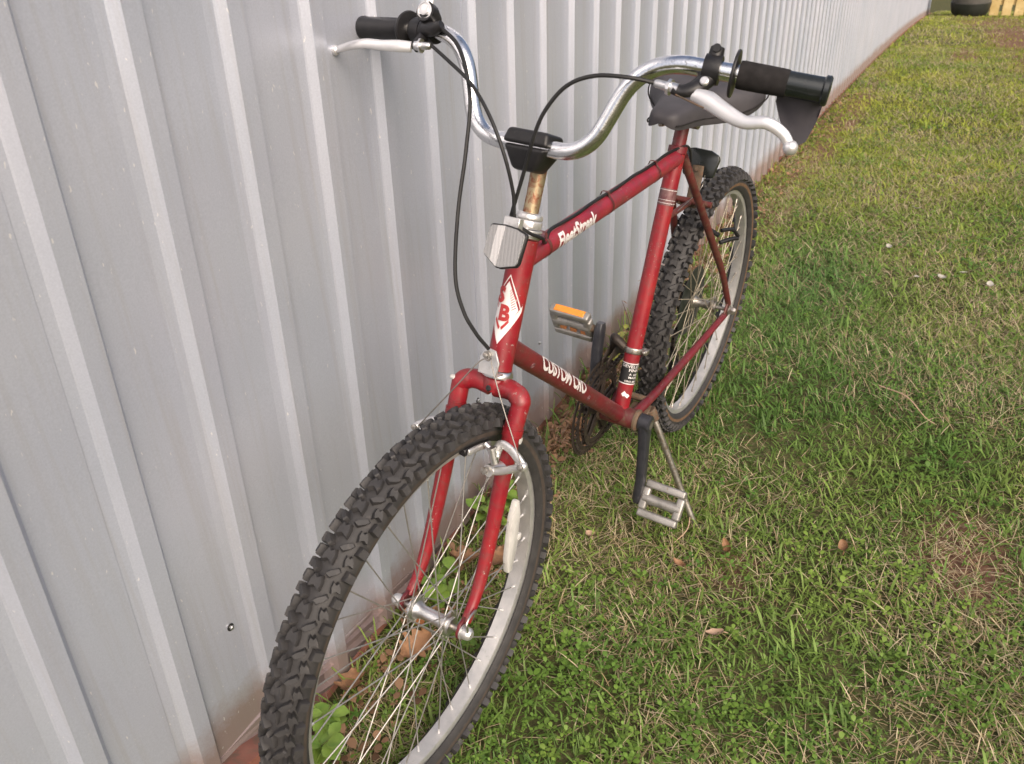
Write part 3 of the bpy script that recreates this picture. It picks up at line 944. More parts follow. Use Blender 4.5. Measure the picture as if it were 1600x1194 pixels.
# --- stem, handlebar
b = MB()
b.tube([FK(0, 0, HT_UP + 0.02), FK(0, 0, 0.640), FK(0.001, 0, 0.672)], [0.0111, 0.0111, 0.0118], 20)
stem = b.build('stem', 'stem', bike)
def clampbox(z0, z1, w0, w1, d0, d1, f0):
    ring = []
    for z, w, d in ((z0, w0, d0), (z1, w1, d1)):
        ring.append([FK(f0 - d, -w, z), FK(f0 + d, -w, z), FK(f0 + d, w, z), FK(f0 - d, w, z)])
    return ring
b = MB(); b.loft(clampbox(0.657, 0.6885, 0.017, 0.033, 0.018, 0.027, 0.030))
b.build('clamp_body', 'black', stem, bevel=0.006, seg=3)
b = MB(); b.loft(clampbox(0.6900, 0.7095, 0.034, 0.030, 0.028, 0.024, 0.030))
b.build('clamp_cap', 'black', stem, bevel=0.005, seg=3)
BP = [0.0368, 0.6906, 0.0845, 0.1329, 0.0369, 0.818, 0.3441, -0.0067, 0.8139, -0.016, -0.0022]
def bar_side(s, full=True):
    b0, a0, y1, y2, b2, a2, ye, be, ae, rot, off = BP
    pts = rounded([(b0, 0, a0), (b0, s * y1, a0), (b2, s * y2, a2), (be, s * ye, ae)], [0.07, 0.06], 14)
    out = []
    c, sn = math.cos(rot), math.sin(rot)
    for p in pts:
        out.append((p.x * c - p.y * sn, p.x * sn + p.y * c + off, p.z))
    return out
left = [FK(*p) for p in bar_side(1)]
right = [FK(*p) for p in bar_side(-1)]
b = MB()
b.tube(list(reversed(right)) + left[1:], 0.0111, 24)
bar = b.build('handlebar', 'chrome', bike)
def bar_point(s, dist):
    """point and outward direction at a distance inboard of a bar end"""
    pts = left if s > 0 else right
    d = (pts[-1] - pts[-2]).normalized()
    return pts[-1] - d * dist, d
# left grip: foam sleeve slipped inboard, glossy rubber end, torn flap
e, d = bar_point(1, 0)
b = MB()
b.lathe([(0.0115, -0.100), (0.0158, -0.100), (0.0164, -0.096), (0.0162, -0.070), (0.0157, -0.046), (0.0152, -0.043)], e, d, 26, 0)
b.build('foam_sleeve', 'foam', bike, angle=50)
b = MB()
b.lathe([(0.0115, -0.098), (0.0147, -0.098), (0.0147, -0.004), (0.0172, -0.002), (0.0172, 0.003), (0.015, 0.005), (0.006, 0.0055)], e, d, 30, 0)
g = b.build('grip', 'gloss_black', bike)
g['label'] = 'glossy black rubber grip end with a torn flap'
b = MB()
b.lathe([(0.0115, -0.1075), (0.0270, -0.1070), (0.0278, -0.1050), (0.0270, -0.1035), (0.0115, -0.1025)], e, d, 30, 0)
b.build('grip_flange', 'black', bike)
b = MB()
x_, y_, z_ = frame_from(d, Vector((0, 0, -1)))   # x_ points down
grid = []
edge = [(-0.052, 0.020), (-0.046, 0.034), (-0.038, 0.048), (-0.026, 0.058), (-0.014, 0.066), (-0.006, 0.060), (0.0, 0.034), (0.001, 0.020)]
for k, (u, dep) in enumerate(edge):
    col = []
    for j in range(6):
        t = j / 5
        uu = -0.052 + 0.053 * k / 7 + (u + 0.052 - 0.053 * k / 7) * t
        dd = 0.011 + (dep - 0.011 + 0.004) * t
        cur = 0.010 * math.sin(t * 2.2) + 0.003 * math.sin(k * 1.3) * t
        col.append(e + d * uu + x_ * dd + y_ * cur)
    grid.append(col)
for side in (0, 1):
    off = y_ * (0.0022 * side)
    b.add([p + off for c in grid for p in c], [(i * 6 + j, i * 6 + j + 1, (i + 1) * 6 + j + 1, (i + 1) * 6 + j) for i in range(7) for j in range(5)])
rim_i = [i * 6 for i in range(8)] + [42 + j for j in range(1, 6)] + [i * 6 + 5 for i in range(6, -1, -1)] + [j for j in range(4, 0, -1)]
b.f += [(rim_i[i], rim_i[(i + 1) % len(rim_i)], rim_i[(i + 1) % len(rim_i)] + 48, rim_i[i] + 48) for i in range(len(rim_i))]
b.m += [0] * len(rim_i)
b.build('torn_flap', 'flap', g)
# right grip
e2, d2 = bar_point(-1, 0)
b = MB()
b.lathe([(0.0115, -0.098), (0.0150, -0.098), (0.0158, -0.092), (0.0156, -0.01), (0.0165, -0.006), (0.0165, 0.0), (0.0140, 0.004), (0.005, 0.005)], e2, d2, 28, 0)
b.build('grip', 'black', bike)
b = MB()
b.lathe([(0.0115, -0.1075), (0.0250, -0.1065), (0.0262, -0.1040), (0.0250, -0.1010), (0.0150, -0.099)], e2, d2, 30, 0)
b.build('grip_flange', 'black', bike)

# --- brake levers, in the fork frame; s = +1 is the near side of the picture
def lever(s, blade, pts_body, barrel):
    e_, d_ = bar_point(s, 0.132 if s > 0 else 0.128)
    b = MB()
    b.lathe([(0.0112, -0.010), (0.0168, -0.010), (0.0175, -0.006), (0.0175, 0.006), (0.0168, 0.010), (0.0112, 0.010)], e_, d_, 24)
    body = b.build('brake_lever', 'black', bike)
    body['label'] = 'brake lever with black body and silver blade'
    b = MB()
    pts = [e_] + [FK(*p) for p in pts_body]
    n = len(pts)
    sp_ = smooth_path(pts, 5)
    m = len(sp_)
    b.tube(sp_, [0.0135 - 0.0055 * min(1, i / (m * 0.75)) for i in range(m)], 16, flat=0.78, ref=FX)
    b.build('lever_bracket', 'black', body, angle=60)
    b = MB()
    bp_ = smooth_path([FK(*p[:3]) for p in blade], 6)
    rad = []
    n = len(blade)
    for i in range(n - 1):
        for k in range(6):
            t = k / 6
            rad.append(blade[i][3] * (1 - t) + blade[i + 1][3] * t)
    rad.append(blade[-1][3])
    b.tube(bp_, [q * 0.86 for q in rad], 16, flat=0.5, ref=FX)
    b.sphere(bp_[-1], blade[-1][3] * 1.30, n=16)
    b.build('lever_blade', 'alu_bright', body, angle=70)
    p0, p1 = FK(*barrel[0]), FK(*barrel[1])
    dd = (p1 - p0)
    b = MB()
    b.tube([p0, p0 + dd * 0.35], 0.0066, 16, 0)
    b.tube([p0 + dd * 0.30, p0 + dd * 0.42], 0.0098, 8, 0)
    b.tube([p0 + dd * 0.42, p0 + dd * 0.92, p1], [0.0056, 0.0050, 0.0036], 14, 0)
    b.build('barrel_adjuster', 'alu', body)
    return body
levL = lever(1, [(0.048, 0.205, 0.783, 0.0085), (0.052, 0.226, 0.778, 0.0125), (0.056, 0.250, 0.768, 0.0110), (0.058, 0.276, 0.760, 0.0088), (0.057, 0.300, 0.763, 0.0082), (0.052, 0.320, 0.755, 0.0075), (0.047, 0.331, 0.742, 0.0066)],
             [(0.030, 0.210, 0.803), (0.044, 0.203, 0.790), (0.050, 0.190, 0.784), (0.052, 0.181, 0.786)], [(0.052, 0.187, 0.785), (0.052, 0.156, 0.7885)])
b = MB()   # pivot pin
b.lathe([(0.0052, 0), (0.0052, 0.004), (0.004, 0.005)], FK(0.044, 0.2140, 0.7985), (FX + FZ * 0.35).normalized(), 18)
b.build('pivot_pin', 'alu_bright', levL)
b = MB()   # clamp bolt lug on top
e_, d_ = bar_point(1, 0.132)
ux, uy, uz = frame_from(d_, FZ)
b.tube([e_ + ux * 0.012 - uz * 0.0, e_ + ux * 0.026], [0.0095, 0.0085], 12)
b.tube([e_ + ux * 0.023 + uy * 0.010, e_ + ux * 0.023 - uy * 0.012], 0.0055, 10)
b.build('clamp_lug', 'black', levL, bevel=0.001)
b = MB()   # inner wire under the barrel
b.tube([FK(0.060, 0.188, 0.778), FK(0.062, 0.214, 0.771), FK(0.062, 0.226, 0.768)], 0.0011, 8)
b.build('inner_wire', 'rust', levL)
levR = lever(-1, [(0.046, -0.210, 0.789, 0.0085), (0.052, -0.228, 0.787, 0.0098), (0.058, -0.252, 0.784, 0.0085), (0.061, -0.276, 0.783, 0.0080), (0.060, -0.298, 0.779, 0.0075), (0.056, -0.322, 0.773, 0.0066), (0.050, -0.340, 0.769, 0.0058)],
             [(0.028, -0.206, 0.806), (0.042, -0.204, 0.795), (0.048, -0.196, 0.790)], [(0.048, -0.202, 0.791), (0.046, -0.178, 0.794)])
# thumb shifter on the far side
e_, d_ = bar_point(-1, 0.150)
ux, uy, uz = frame_from(d_, FZ)
b = MB()
b.lathe([(0.0112, -0.011), (0.0165, -0.011), (0.0172, -0.008), (0.0172, 0.008), (0.0165, 0.011), (0.0112, 0.011)], e_, d_, 22)
b.tube([e_ + ux * 0.012, e_ + ux * 0.020 + FX * 0.012, e_ + ux * 0.022 + FX * 0.022], [0.014, 0.015, 0.014], 16)
b.tube([e_ + FX * 0.010, e_ + FX * 0.024 + FY * 0.022, e_ + FX * 0.026 + FY * 0.034 + FZ * 0.006], [0.011, 0.009, 0.006], 14)
shf = b.build('thumb_shifter', 'black', bike, angle=60)
b = MB()
cc = e_ + ux * 0.022 + FX * 0.0222
b.lathe([(0.0112, 0), (0.0118, 0.0012), (0.0100, 0.0018), (0.0092, 0.0008)], cc, FX, 26, 0)
b.lathe([(0.0062, 0), (0.0062, 0.0030), (0.0040, 0.0036)], cc, FX, 20, 0)
b.build('cap_ring', 'alu_bright', shf)
b = MB()
b.tube([cc - FX * 0.006 + ux * 0.008, cc - FX * 0.008 + ux * 0.024 - uz * 0.0, cc - FX * 0.010 + ux * 0.042], [0.0078, 0.0055, 0.0050], 14, 0, flat=0.6)
b.tube([cc - FX * 0.010 + ux * 0.040, cc - FX * 0.010 + ux * 0.058], [0.0066, 0.0072], 14, 1)
b.build('shift_arm', ['alu_bright', 'black'], shf)

# --- cables
def cable(pts, r=0.0026, name='cable', mat='cable', n=8, k=8):
    b = MB()
    b.tube(smooth_path([FK(*p) if len(p) == 3 else p[0] for p in pts], k), r, n)
    return b.build(name, mat, bike)
cable([(bar_point(-1, 0.150)[0] + FX * 0.024 + FY * 0.030 + FZ * 0.004,), (0.05, -0.129, 0.796), (0.07, -0.086, 0.737), (0.08, -0.07, 0.664), (0.085, -0.062, 0.589), (0.085, -0.048, 0.506), (0.078, -0.030, 0.462), (0.064, -0.012, 0.434), (0.046, 0.003, 0.414)], 0.0028)
cable([(0.045, -0.178, 0.795), (0.06, -0.136, 0.777), (0.075, -0.085, 0.752), (0.085, -0.042, 0.716), (0.08, -0.013, 0.673), (0.06, 0.0, 0.628), (0.046, 0.004, 0.593), (0.030, 0.018, 0.580), (0.000, 0.026, 0.574), (-0.022, 0.018, 0.568), (-0.05, 0.008, 0.566)], 0.0025)
cable([(0.052, 0.157, 0.7885), (0.07, 0.131, 0.788), (0.08, 0.09, 0.783), (0.085, 0.058, 0.766), (0.085, 0.036, 0.734), (0.08, 0.025, 0.702), (0.062, 0.011, 0.655), (0.047, -0.003, 0.600), (0.046, -0.003, 0.594)], 0.0026)
# housing strapped along the top tube
ttd = (tt1 - tt0).normalized()
upn = Vector((0, 0, 1)) - ttd * ttd.z
upn.normalize()
b = MB()
base = [FK(-0.05, 0.008, 0.566)]
run = [tt0 + ttd * (0.05 + t * (tl - 0.06)) + upn * (0.0195 + 0.0012 * math.sin(t * 23)) + Y1 * (0.004 - 0.003 * t) for t in np.linspace(0.05, 0.97, 12)]
tail = [STT + Vector((-0.010, 0.014, 0.018)), STT + Vector((-0.035, 0.016, -0.004)), STT + Vector((-0.055, 0.012, -0.045))]
b.tube(smooth_path(base + run + tail, 6), 0.0027, 8)
tc = b.build('cable', 'cable', bike)
for t in (0.10, 0.46, 0.80):
    p = tt0 + ttd * tl * t
    b = MB()
    rg = []
    for a in range(24):
        an = 2 * math.pi * a / 24
        rad = 0.0172 + (0.0062 if abs(((an + math.pi) % (2 * math.pi)) - math.pi) < 0.42 else 0)
        rg.append((rad, an))
    side = ttd.cross(upn)
    r0 = [p - ttd * 0.0035 + (upn * math.cos(an) + side * math.sin(an)) * rr for rr, an in rg]
    r1 = [p + ttd * 0.0035 + (upn * math.cos(an) + side * math.sin(an)) * rr for rr, an in rg]
    b.loft([r0, r1], 0, False)
    b.build('cable_clip', 'rustred', tc)

# --- front reflector
b = MB()
ctr = FK(0.083, 0.016, 0.560)
rx, rz = (FY + FX * 0.10).normalized(), (FZ - FX * 0.10).normalized()
rx = (rx - rz * rx.dot(rz)).normalized()
rn = rx.cross(rz)
outl = [(-0.0300, 0.0215), (-0.0270, 0.0250), (-0.006, 0.0270), (0.014, 0.0258), (0.0285, 0.0215), (0.0305, 0.0180), (0.0285, -0.0190), (0.0255, -0.0235), (0.0020, -0.0305), (-0.0060, -0.0300), (-0.0290, -0.0170), (-0.0310, -0.0130)]
b.prism(outl, ctr - rn * 0.0025 * (1 if rn.dot(FX) > 0 else -1), rx, rz, 0.006, 0)
fr = b.build('front_reflector', 'black', bike, bevel=0.0012)
fr['label'] = 'clear ribbed front reflector with grey edge'
sgn = 1 if rn.dot(FX) > 0 else -1
def inset(pl, k):
    return [(x * k, y * k - 0.0003) for x, y in pl]
def clip_x(pl, lo, hi):
    out = []
    for x0, keep in ((lo, 1), (hi, -1)):
        src = pl if not out else out
        res = []
        for i in range(len(src)):
            a, c = src[i - 1], src[i]
            ina, inc = (a[0] - x0) * keep >= 0, (c[0] - x0) * keep >= 0
            if ina != inc:
                t = (x0 - a[0]) / (c[0] - a[0])
                res.append((x0, a[1] + t * (c[1] - a[1])))
            if inc:
                res.append(c)
        out = res
    return out
lens = inset(outl, 0.93)
for lo, hi, mt in ((-1, -0.0165, 'clear_reflector'), (-0.0165, -0.0045, 'clear_bright'), (-0.0045, 1, 'clear_reflector')):
    b = MB()
    tilt = 0.0
    b.prism(clip_x(lens, lo, hi), ctr + rn * sgn * 0.0014, rx, rz, 0.0026)
    b.build('lens', mt, fr, bevel=0.0003)
b = MB()
b.tube([ctr - rn * sgn * 0.006, ctr - rn * sgn * 0.030 + FZ * 0.010, FK(0.016, 0.006, HT_UP + 0.014)], 0.004, 10, flat=0.4)
b.build('bracket', 'alu', fr)

# --- front cantilever brake
def canti(s):
    b = MB()
    P_ = lambda b_, y, a: FK(b_, s * y, a)
    b.tube([P_(0.020, 0.047, 0.250), P_(0.050, 0.042, 0.248)], [0.0105, 0.0088], 16)
    b.tube(smooth_path([P_(0.046, 0.040, 0.246), P_(0.046, 0.062, 0.254), P_(0.044, 0.088, 0.268)], 5), [0.0085] + [0.0062] * 5 + [0.0058] * 5, 12, flat=0.6, ref=FX)
    b.tube(smooth_path([P_(0.044, 0.044, 0.262), P_(0.044, 0.050, 0.288), P_(0.044, 0.068, 0.286), P_(0.044, 0.090, 0.271)], 5), [0.0072] * 6 + [0.0066] * 10, 12, flat=0.55, ref=FX)
    b.sphere(P_(0.044, 0.090, 0.270), 0.0075, n=12)
    arm = b.build('brake_arm', 'silver', bike, angle=60)
    b = MB()
    b.lathe([(0.0052, 0), (0.0052, 0.004), (0.003, 0.0045)], P_(0.052, 0.038, 0.2475), FX, 12)
    b.build('bolt', 'steel', arm)
    b = MB()
    b.lathe([(0.0042, 0), (0.0042, 0.004), (0.003, 0.0045)], P_(0.050, 0.090, 0.270), FX, 10)
    b.build('bolt', 'steel', arm)
    b = MB()
    b.tube([P_(0.048, 0.052, 0.272), P_(0.052, 0.030, 0.285)], 0.0042, 12)
    b.tube([P_(0.050, 0.050, 0.262), P_(0.056, 0.043, 0.284)], 0.0058, 10)
    b.build('pad_stud', 'alu', arm)
    b = MB()   # pad lies along the rim
    th0 = math.atan2(0.278, 0.012)
    pr = []
    for rr, yy in ((0.2845, 0.0150), (0.2755, 0.0150), (0.2740, 0.0250), (0.2850, 0.0250)):
        pr.append((rr, yy))
    rings_ = []
    for k in range(7):
        t = R(95) - R(14) * (k / 6) + R(0)
        rings_.append([FK(RAKE + rr * math.cos(t), s * yy, rr * math.sin(t)) for rr, yy in pr])
    b.loft(rings_, 0)
    b.build('brake_pad', 'black', arm, bevel=0.001)
    b = MB()
    rings_ = []
    for k in range(6):
        t = R(94) - R(12) * (k / 5)
        rings_.append([FK(RAKE + rr * math.cos(t), s * yy, rr * math.sin(t)) for rr, yy in ((0.2850, 0.0252), (0.2745, 0.0252), (0.2755, 0.0290), (0.2840, 0.0290))])
    b.loft(rings_, 0)
    b.build('pad_holder', 'silver', arm, bevel=0.001)
    return arm
for s in (1, -1):
    canti(s)
b = MB()
yoke = FK(0.046, 0.006, 0.398)
b.tube(smooth_path([FK(0.048, 0.090, 0.272), FK(0.052, 0.045, 0.345), FK(0.050, 0.016, 0.392), FK(0.047, 0.010, 0.402), yoke, FK(0.048, -0.006, 0.394), FK(0.052, -0.040, 0.340), FK(0.048, -0.086, 0.272)], 6), 0.0010, 8)
b.tube([yoke, FK(0.046, 0.003, 0.412)], 0.0010, 8)
b.build('straddle_wire', 'cable_wire', bike)
# rear cantilever
for s in (1, -1):
    b = MB()
    base_ = Vector((0.104, 0.050 * s, 0.545))
    b.tube(smooth_path([base_, base_ + Vector((-0.026, 0.016 * s, 0.002)), base_ + Vector((-0.044, 0.026 * s, 0.000))], 5), 0.0048, 12)
    b.tube(smooth_path([base_ + Vector((0.004, 0, 0.030)), base_ + Vector((-0.028, 0.016 * s, 0.024)), base_ + Vector((-0.046, 0.026 * s, 0.004))], 5), 0.0042, 12)
    b.tube([base_ + Vector((0, -0.004 * s, 0.015)), base_ + Vector((-0.004, -0.030 * s, 0.024))], 0.005, 10)
    b.build('brake_arm', 'black', bike, angle=60)
b = MB()
hookp = STT + Vector((-0.058, 0.010, -0.060))
b.tube(smooth_path([Vector((0.150, 0.010, 0.705)), Vector((0.165, 0.006, 0.675)), BBP + SDIR * 0.40 + Vector((-0.016, 0.004, 0))], 6), 0.0010, 8)
b.build('brake_wire', 'steel', bike)

# --- rear bracket and reflector seen from its black back
b = MB()
b.tube([Vector((0.178, -0.004, 0.640)), Vector((0.158, -0.006, 0.690)), Vector((0.146, -0.008, 0.722))], 0.0125, 12, flat=0.28, ref=Vector((1, 0, 0.4)))
b.tube([Vector((0.190, -0.030, 0.655)), Vector((0.178, -0.008, 0.645)), Vector((0.185, 0.014, 0.658))], 0.011, 10, flat=0.5)
b.lathe([(0.004, 0), (0.004, 0.006)], Vector((0.155, -0.007, 0.716)), (1, 0, 0.4), 8)
rbk = b.build('reflector_bracket', 'rust', bike)
b = MB()
oc = Vector((0.128, -0.010, 0.722))
nx = Vector((0.96, 0.06, 0.28)).normalized()
ry = (Y1 - nx * Y1.dot(nx)).normalized()
rz_ = nx.cross(ry)
pl = [(-0.034, -0.024), (-0.030, -0.030), (0.030, -0.028), (0.034, -0.022), (0.040, 0.012), (0.036, 0.020), (0.018, 0.028), (-0.018, 0.029), (-0.036, 0.024), (-0.040, 0.016)]
b.prism(pl, oc, ry, rz_, 0.012)
b.build('rear_reflector', 'gloss_black', bike, bevel=0.003, seg=2)

# --- seat post and saddle
b = MB()
b.tube([STT + SDIR * -0.02, STT + SDIR * 0.085], 0.0132, 20)
b.lathe([(0.0165, 0), (0.0182, 0.001), (0.0182, 0.013), (0.0165, 0.014)], STT + SDIR * 0.004, SDIR, 20)
b.build('seat_post', 'darkred', bike)
b = MB()
secs = [(0.408, 0.012, 0.885, 0.016), (0.402, 0.026, 0.893, 0.030), (0.385, 0.033, 0.898, 0.038), (0.350, 0.038, 0.901, 0.045), (0.310, 0.046, 0.903, 0.052), (0.275, 0.062, 0.906, 0.060), (0.240, 0.086, 0.910, 0.064), (0.205, 0.106, 0.915, 0.062), (0.170, 0.116, 0.920, 0.056), (0.145, 0.112, 0.922, 0.050), (0.125, 0.094, 0.918, 0.040), (0.114, 0.060, 0.910, 0.024)]
rings = []
for x, w, zt, dp in secs:
    ring = []
    top = [(-1, -1.0), (-1.02, -0.72), (-0.98, -0.35), (-0.86, -0.12), (-0.62, -0.02), (-0.3, 0.0), (0, -0.01), (0.3, 0.0), (0.62, -0.02), (0.86, -0.12), (0.98, -0.35), (1.02, -0.72), (1, -1.0)]
    for u, v in top:
        ring.append(Vector((x, u * w - 0.004, zt + v * dp)))
    for u in (0.9, 0.4, 0, -0.4, -0.9):
        ring.append(Vector((x, u * w - 0.004, zt - dp * (0.80 if abs(u) > 0.5 else 0.65))))
    rings.append(ring)
b.loft(rings)
sad = b.build('saddle', 'saddle', bike, angle=60)
sad.modifiers.new('smooth', 'SUBSURF').levels = 1
sad.modifiers['smooth'].render_levels = 1
for side in (1, 11):
    b = MB()
    b.tube(smooth_path([r_[side] + Vector((0, 0.0006 * (1 if side == 11 else -1), 0.002)) for r_ in rings[1:-1]], 3), 0.0015, 6)
    b.build('seam', 'foam', sad)
b = MB()
for s in (-1, 1):
    b.tube(smooth_path([Vector((0.39, 0.012 * s, 0.868)), Vector((0.34, 0.020 * s, 0.856)), Vector((0.27, 0.022 * s, 0.855)), Vector((0.20, 0.035 * s, 0.870)), Vector((0.15, 0.060 * s, 0.885))], 5), 0.0035, 8)
b.lathe([(0.018, -0.028), (0.018, 0.028)], Vector((0.289, 0, 0.858)), (0, 1, 0), 14)
b.build('saddle_rail', 'steel', sad)

# --- cranks, pedals, chainrings, chain
CRK = -1.4124182
cr = Vector((math.cos(CRK), 0, math.sin(CRK)))
perp = Vector((-cr.z, 0, cr.x))
for s in (1, -1):
    d = cr * s
    b = MB()
    y0, y1 = 0.058 * s, 0.070 * s
    st = [(0.0, 0.0180, 0.0115, y0), (0.022, 0.0165, 0.0115, y0 + 0.002 * s), (0.05, 0.0140, 0.0105, y0 + 0.005 * s), (0.13, 0.0130, 0.0098, y1), (0.160, 0.0140, 0.0098, y1), (0.176, 0.0138, 0.0092, y1), (0.1865, 0.0090, 0.0075, y1)]
    rings = []
    for l, hw, ht, yy in st:
        c = BBP + d * l + Y1 * yy
        rings.append([c + perp * hw * math.copysign(abs(math.cos(a)) ** 0.55, math.cos(a)) + Y1 * ht * math.copysign(abs(math.sin(a)) ** 0.55, math.sin(a)) for a in [2 * math.pi * k / 20 for k in range(20)]])
    b.loft(rings)
    b.lathe([(0.0185, -0.011), (0.0185, 0.011), (0.014, 0.014)], BBP + Y1 * y0, (0, s, 0), 24)
    ca = b.build('crank_arm', 'crank_black', bike, angle=50)
    b = MB()
    b.lathe([(0.009, 0.0), (0.0115, 0.0135), (0.0095, 0.0145), (0.004, 0.0150)], BBP + Y1 * y0, (0, s, 0), 20)
    b.build('dust_cap', 'steel', ca)
def pedal(s, tilt, reflector):
    c = BBP + cr * 0.17 * s + Y1 * (0.124 if s > 0 else 0.132) * s
    ux = Vector((math.cos(tilt), 0, math.sin(tilt)))     # towards the front plate
    uz = Vector((-math.sin(tilt), 0, math.cos(tilt)))
    W, D, H = 0.044, 0.037, 0.0125
    b = MB()
    # cast cage: two end bars and two side plates around open windows
    for sx in (-1, 1):
        b.box(c + ux * (D - 0.005) * sx, (0.0082, W, H * 0.85), (ux, Y1, uz))
        b.box(c + Y1 * (W - 0.0062) * sx, (D - 0.0130, 0.0085, H * 0.72), (ux, Y1, uz))
    cage = b.build('pedal', 'cast', bike, bevel=0.0042, seg=3, angle=50)
    b = MB()
    b.lathe([(0.0112, -W + 0.003), (0.0118, -W * 0.6), (0.0098, 0), (0.0118, W * 0.6), (0.0112, W - 0.003)], c, (0, 1, 0), 18)
    b.build('barrel', 'cast', cage)
    b = MB()
    b.tube([c + Y1 * -s * (W - 0.004), c + Y1 * -s * (W + 0.010)], [0.0095, 0.0070], 12)
    b.build('spindle', 'rust', cage)
    for sx in ((1, -1) if reflector else ()):
        b = MB()
        b.box(c + ux * (D + 0.0036) * sx, (0.0012, W * 0.76, 0.0076), (ux, Y1, uz))
        b.build('pedal_reflector', 'amber', cage, bevel=0.0008)
    if reflector:
        for k in (-1, 0, 1):
            b = MB()
            b.box(c + ux * -0.0205 + Y1 * k * 0.024 - uz * 0.002, (0.0070, 0.0068, 0.004), (ux, Y1, uz))
            b.build('plastic_block', 'amber_dull', cage, bevel=0.001)
    return cage
pedal(1, R(-52), False)
pedal(-1, R(63), True)
b = MB()
def gear(b, R0, teeth, y, th, inner, mi=0, c=BBP):
    pts, ipts = [], []
    for k in range(teeth):
        for f, r in ((0.0, R0 - 0.004), (0.28, R0 - 0.0035), (0.42, R0 + 0.0035), (0.58, R0 + 0.0035), (0.72, R0 - 0.0035)):
            a = 2 * math.pi * (k + f) / teeth
            pts.append((math.cos(a), math.sin(a), r))
    n = len(pts)
    vv = []
    for yy in (-th / 2, th / 2):
        vv += [c + Vector((ca_ * r, y + yy, sa_ * r)) for ca_, sa_, r in pts]
        vv += [c + Vector((ca_ * inner, y + yy, sa_ * inner)) for ca_, sa_, r in pts]
    fs = []
    for i in range(n):
        j = (i + 1) % n
        fs += [(i, j, n + j, n + i), (2 * n + i, 3 * n + i, 3 * n + j, 2 * n + j), (i, 2 * n + i, 2 * n + j, j), (n + i, n + j, 3 * n + j, 3 * n + i)]
    b.add(vv, fs, mi)
for R0, te, y in ((0.098, 48, -0.052), (0.078, 38, -0.044)):
    b = MB()
    gear(b, R0, te, y, 0.003, R0 - 0.012)
    cg = b.build('chainring', 'brownrust', bike)
    for k in range(5):
        a = CRK + math.pi + 2 * math.pi * k / 5
        bb2 = MB()
        p = BBP + Vector((0, y - 0.001, 0))
        q = p + Vector((math.cos(a), 0, math.sin(a))) * (R0 - 0.012)
        bb2.tube([p, q], [0.013, 0.0075], 10, flat=0.35, ref=Y1)
        bb2.build('spider_arm', 'brownrust', cg)
b = MB()   # guard disc
n = 64
ri = [(0.1075, -0.0575), (0.1075, -0.0560), (0.098, -0.0558), (0.098, -0.0577)]
b.loft([[BBP + Vector((r * math.cos(t), y, r * math.sin(t))) for r, y in ri] for t in [2 * math.pi * i / n for i in range(n)]], 0, False, True)
b.build('chain_guard', 'brownrust', bike)
# freewheel
for k, rr in enumerate((0.054, 0.047, 0.041, 0.035, 0.029)):
    b = MB()
    gear(b, rr, int(rr / 0.054 * 28), -0.034 - 0.0048 * k, 0.002, 0.018, 0, RAX)
    b.build('sprocket', 'brownrust', wr)
b = MB()
b.lathe([(0.0865, -0.0285), (0.0885, -0.0270), (0.0865, -0.0255), (0.03, -0.0262)], RAX, (0, 1, 0), 40)
b.build('spoke_guard', 'tub', wr)
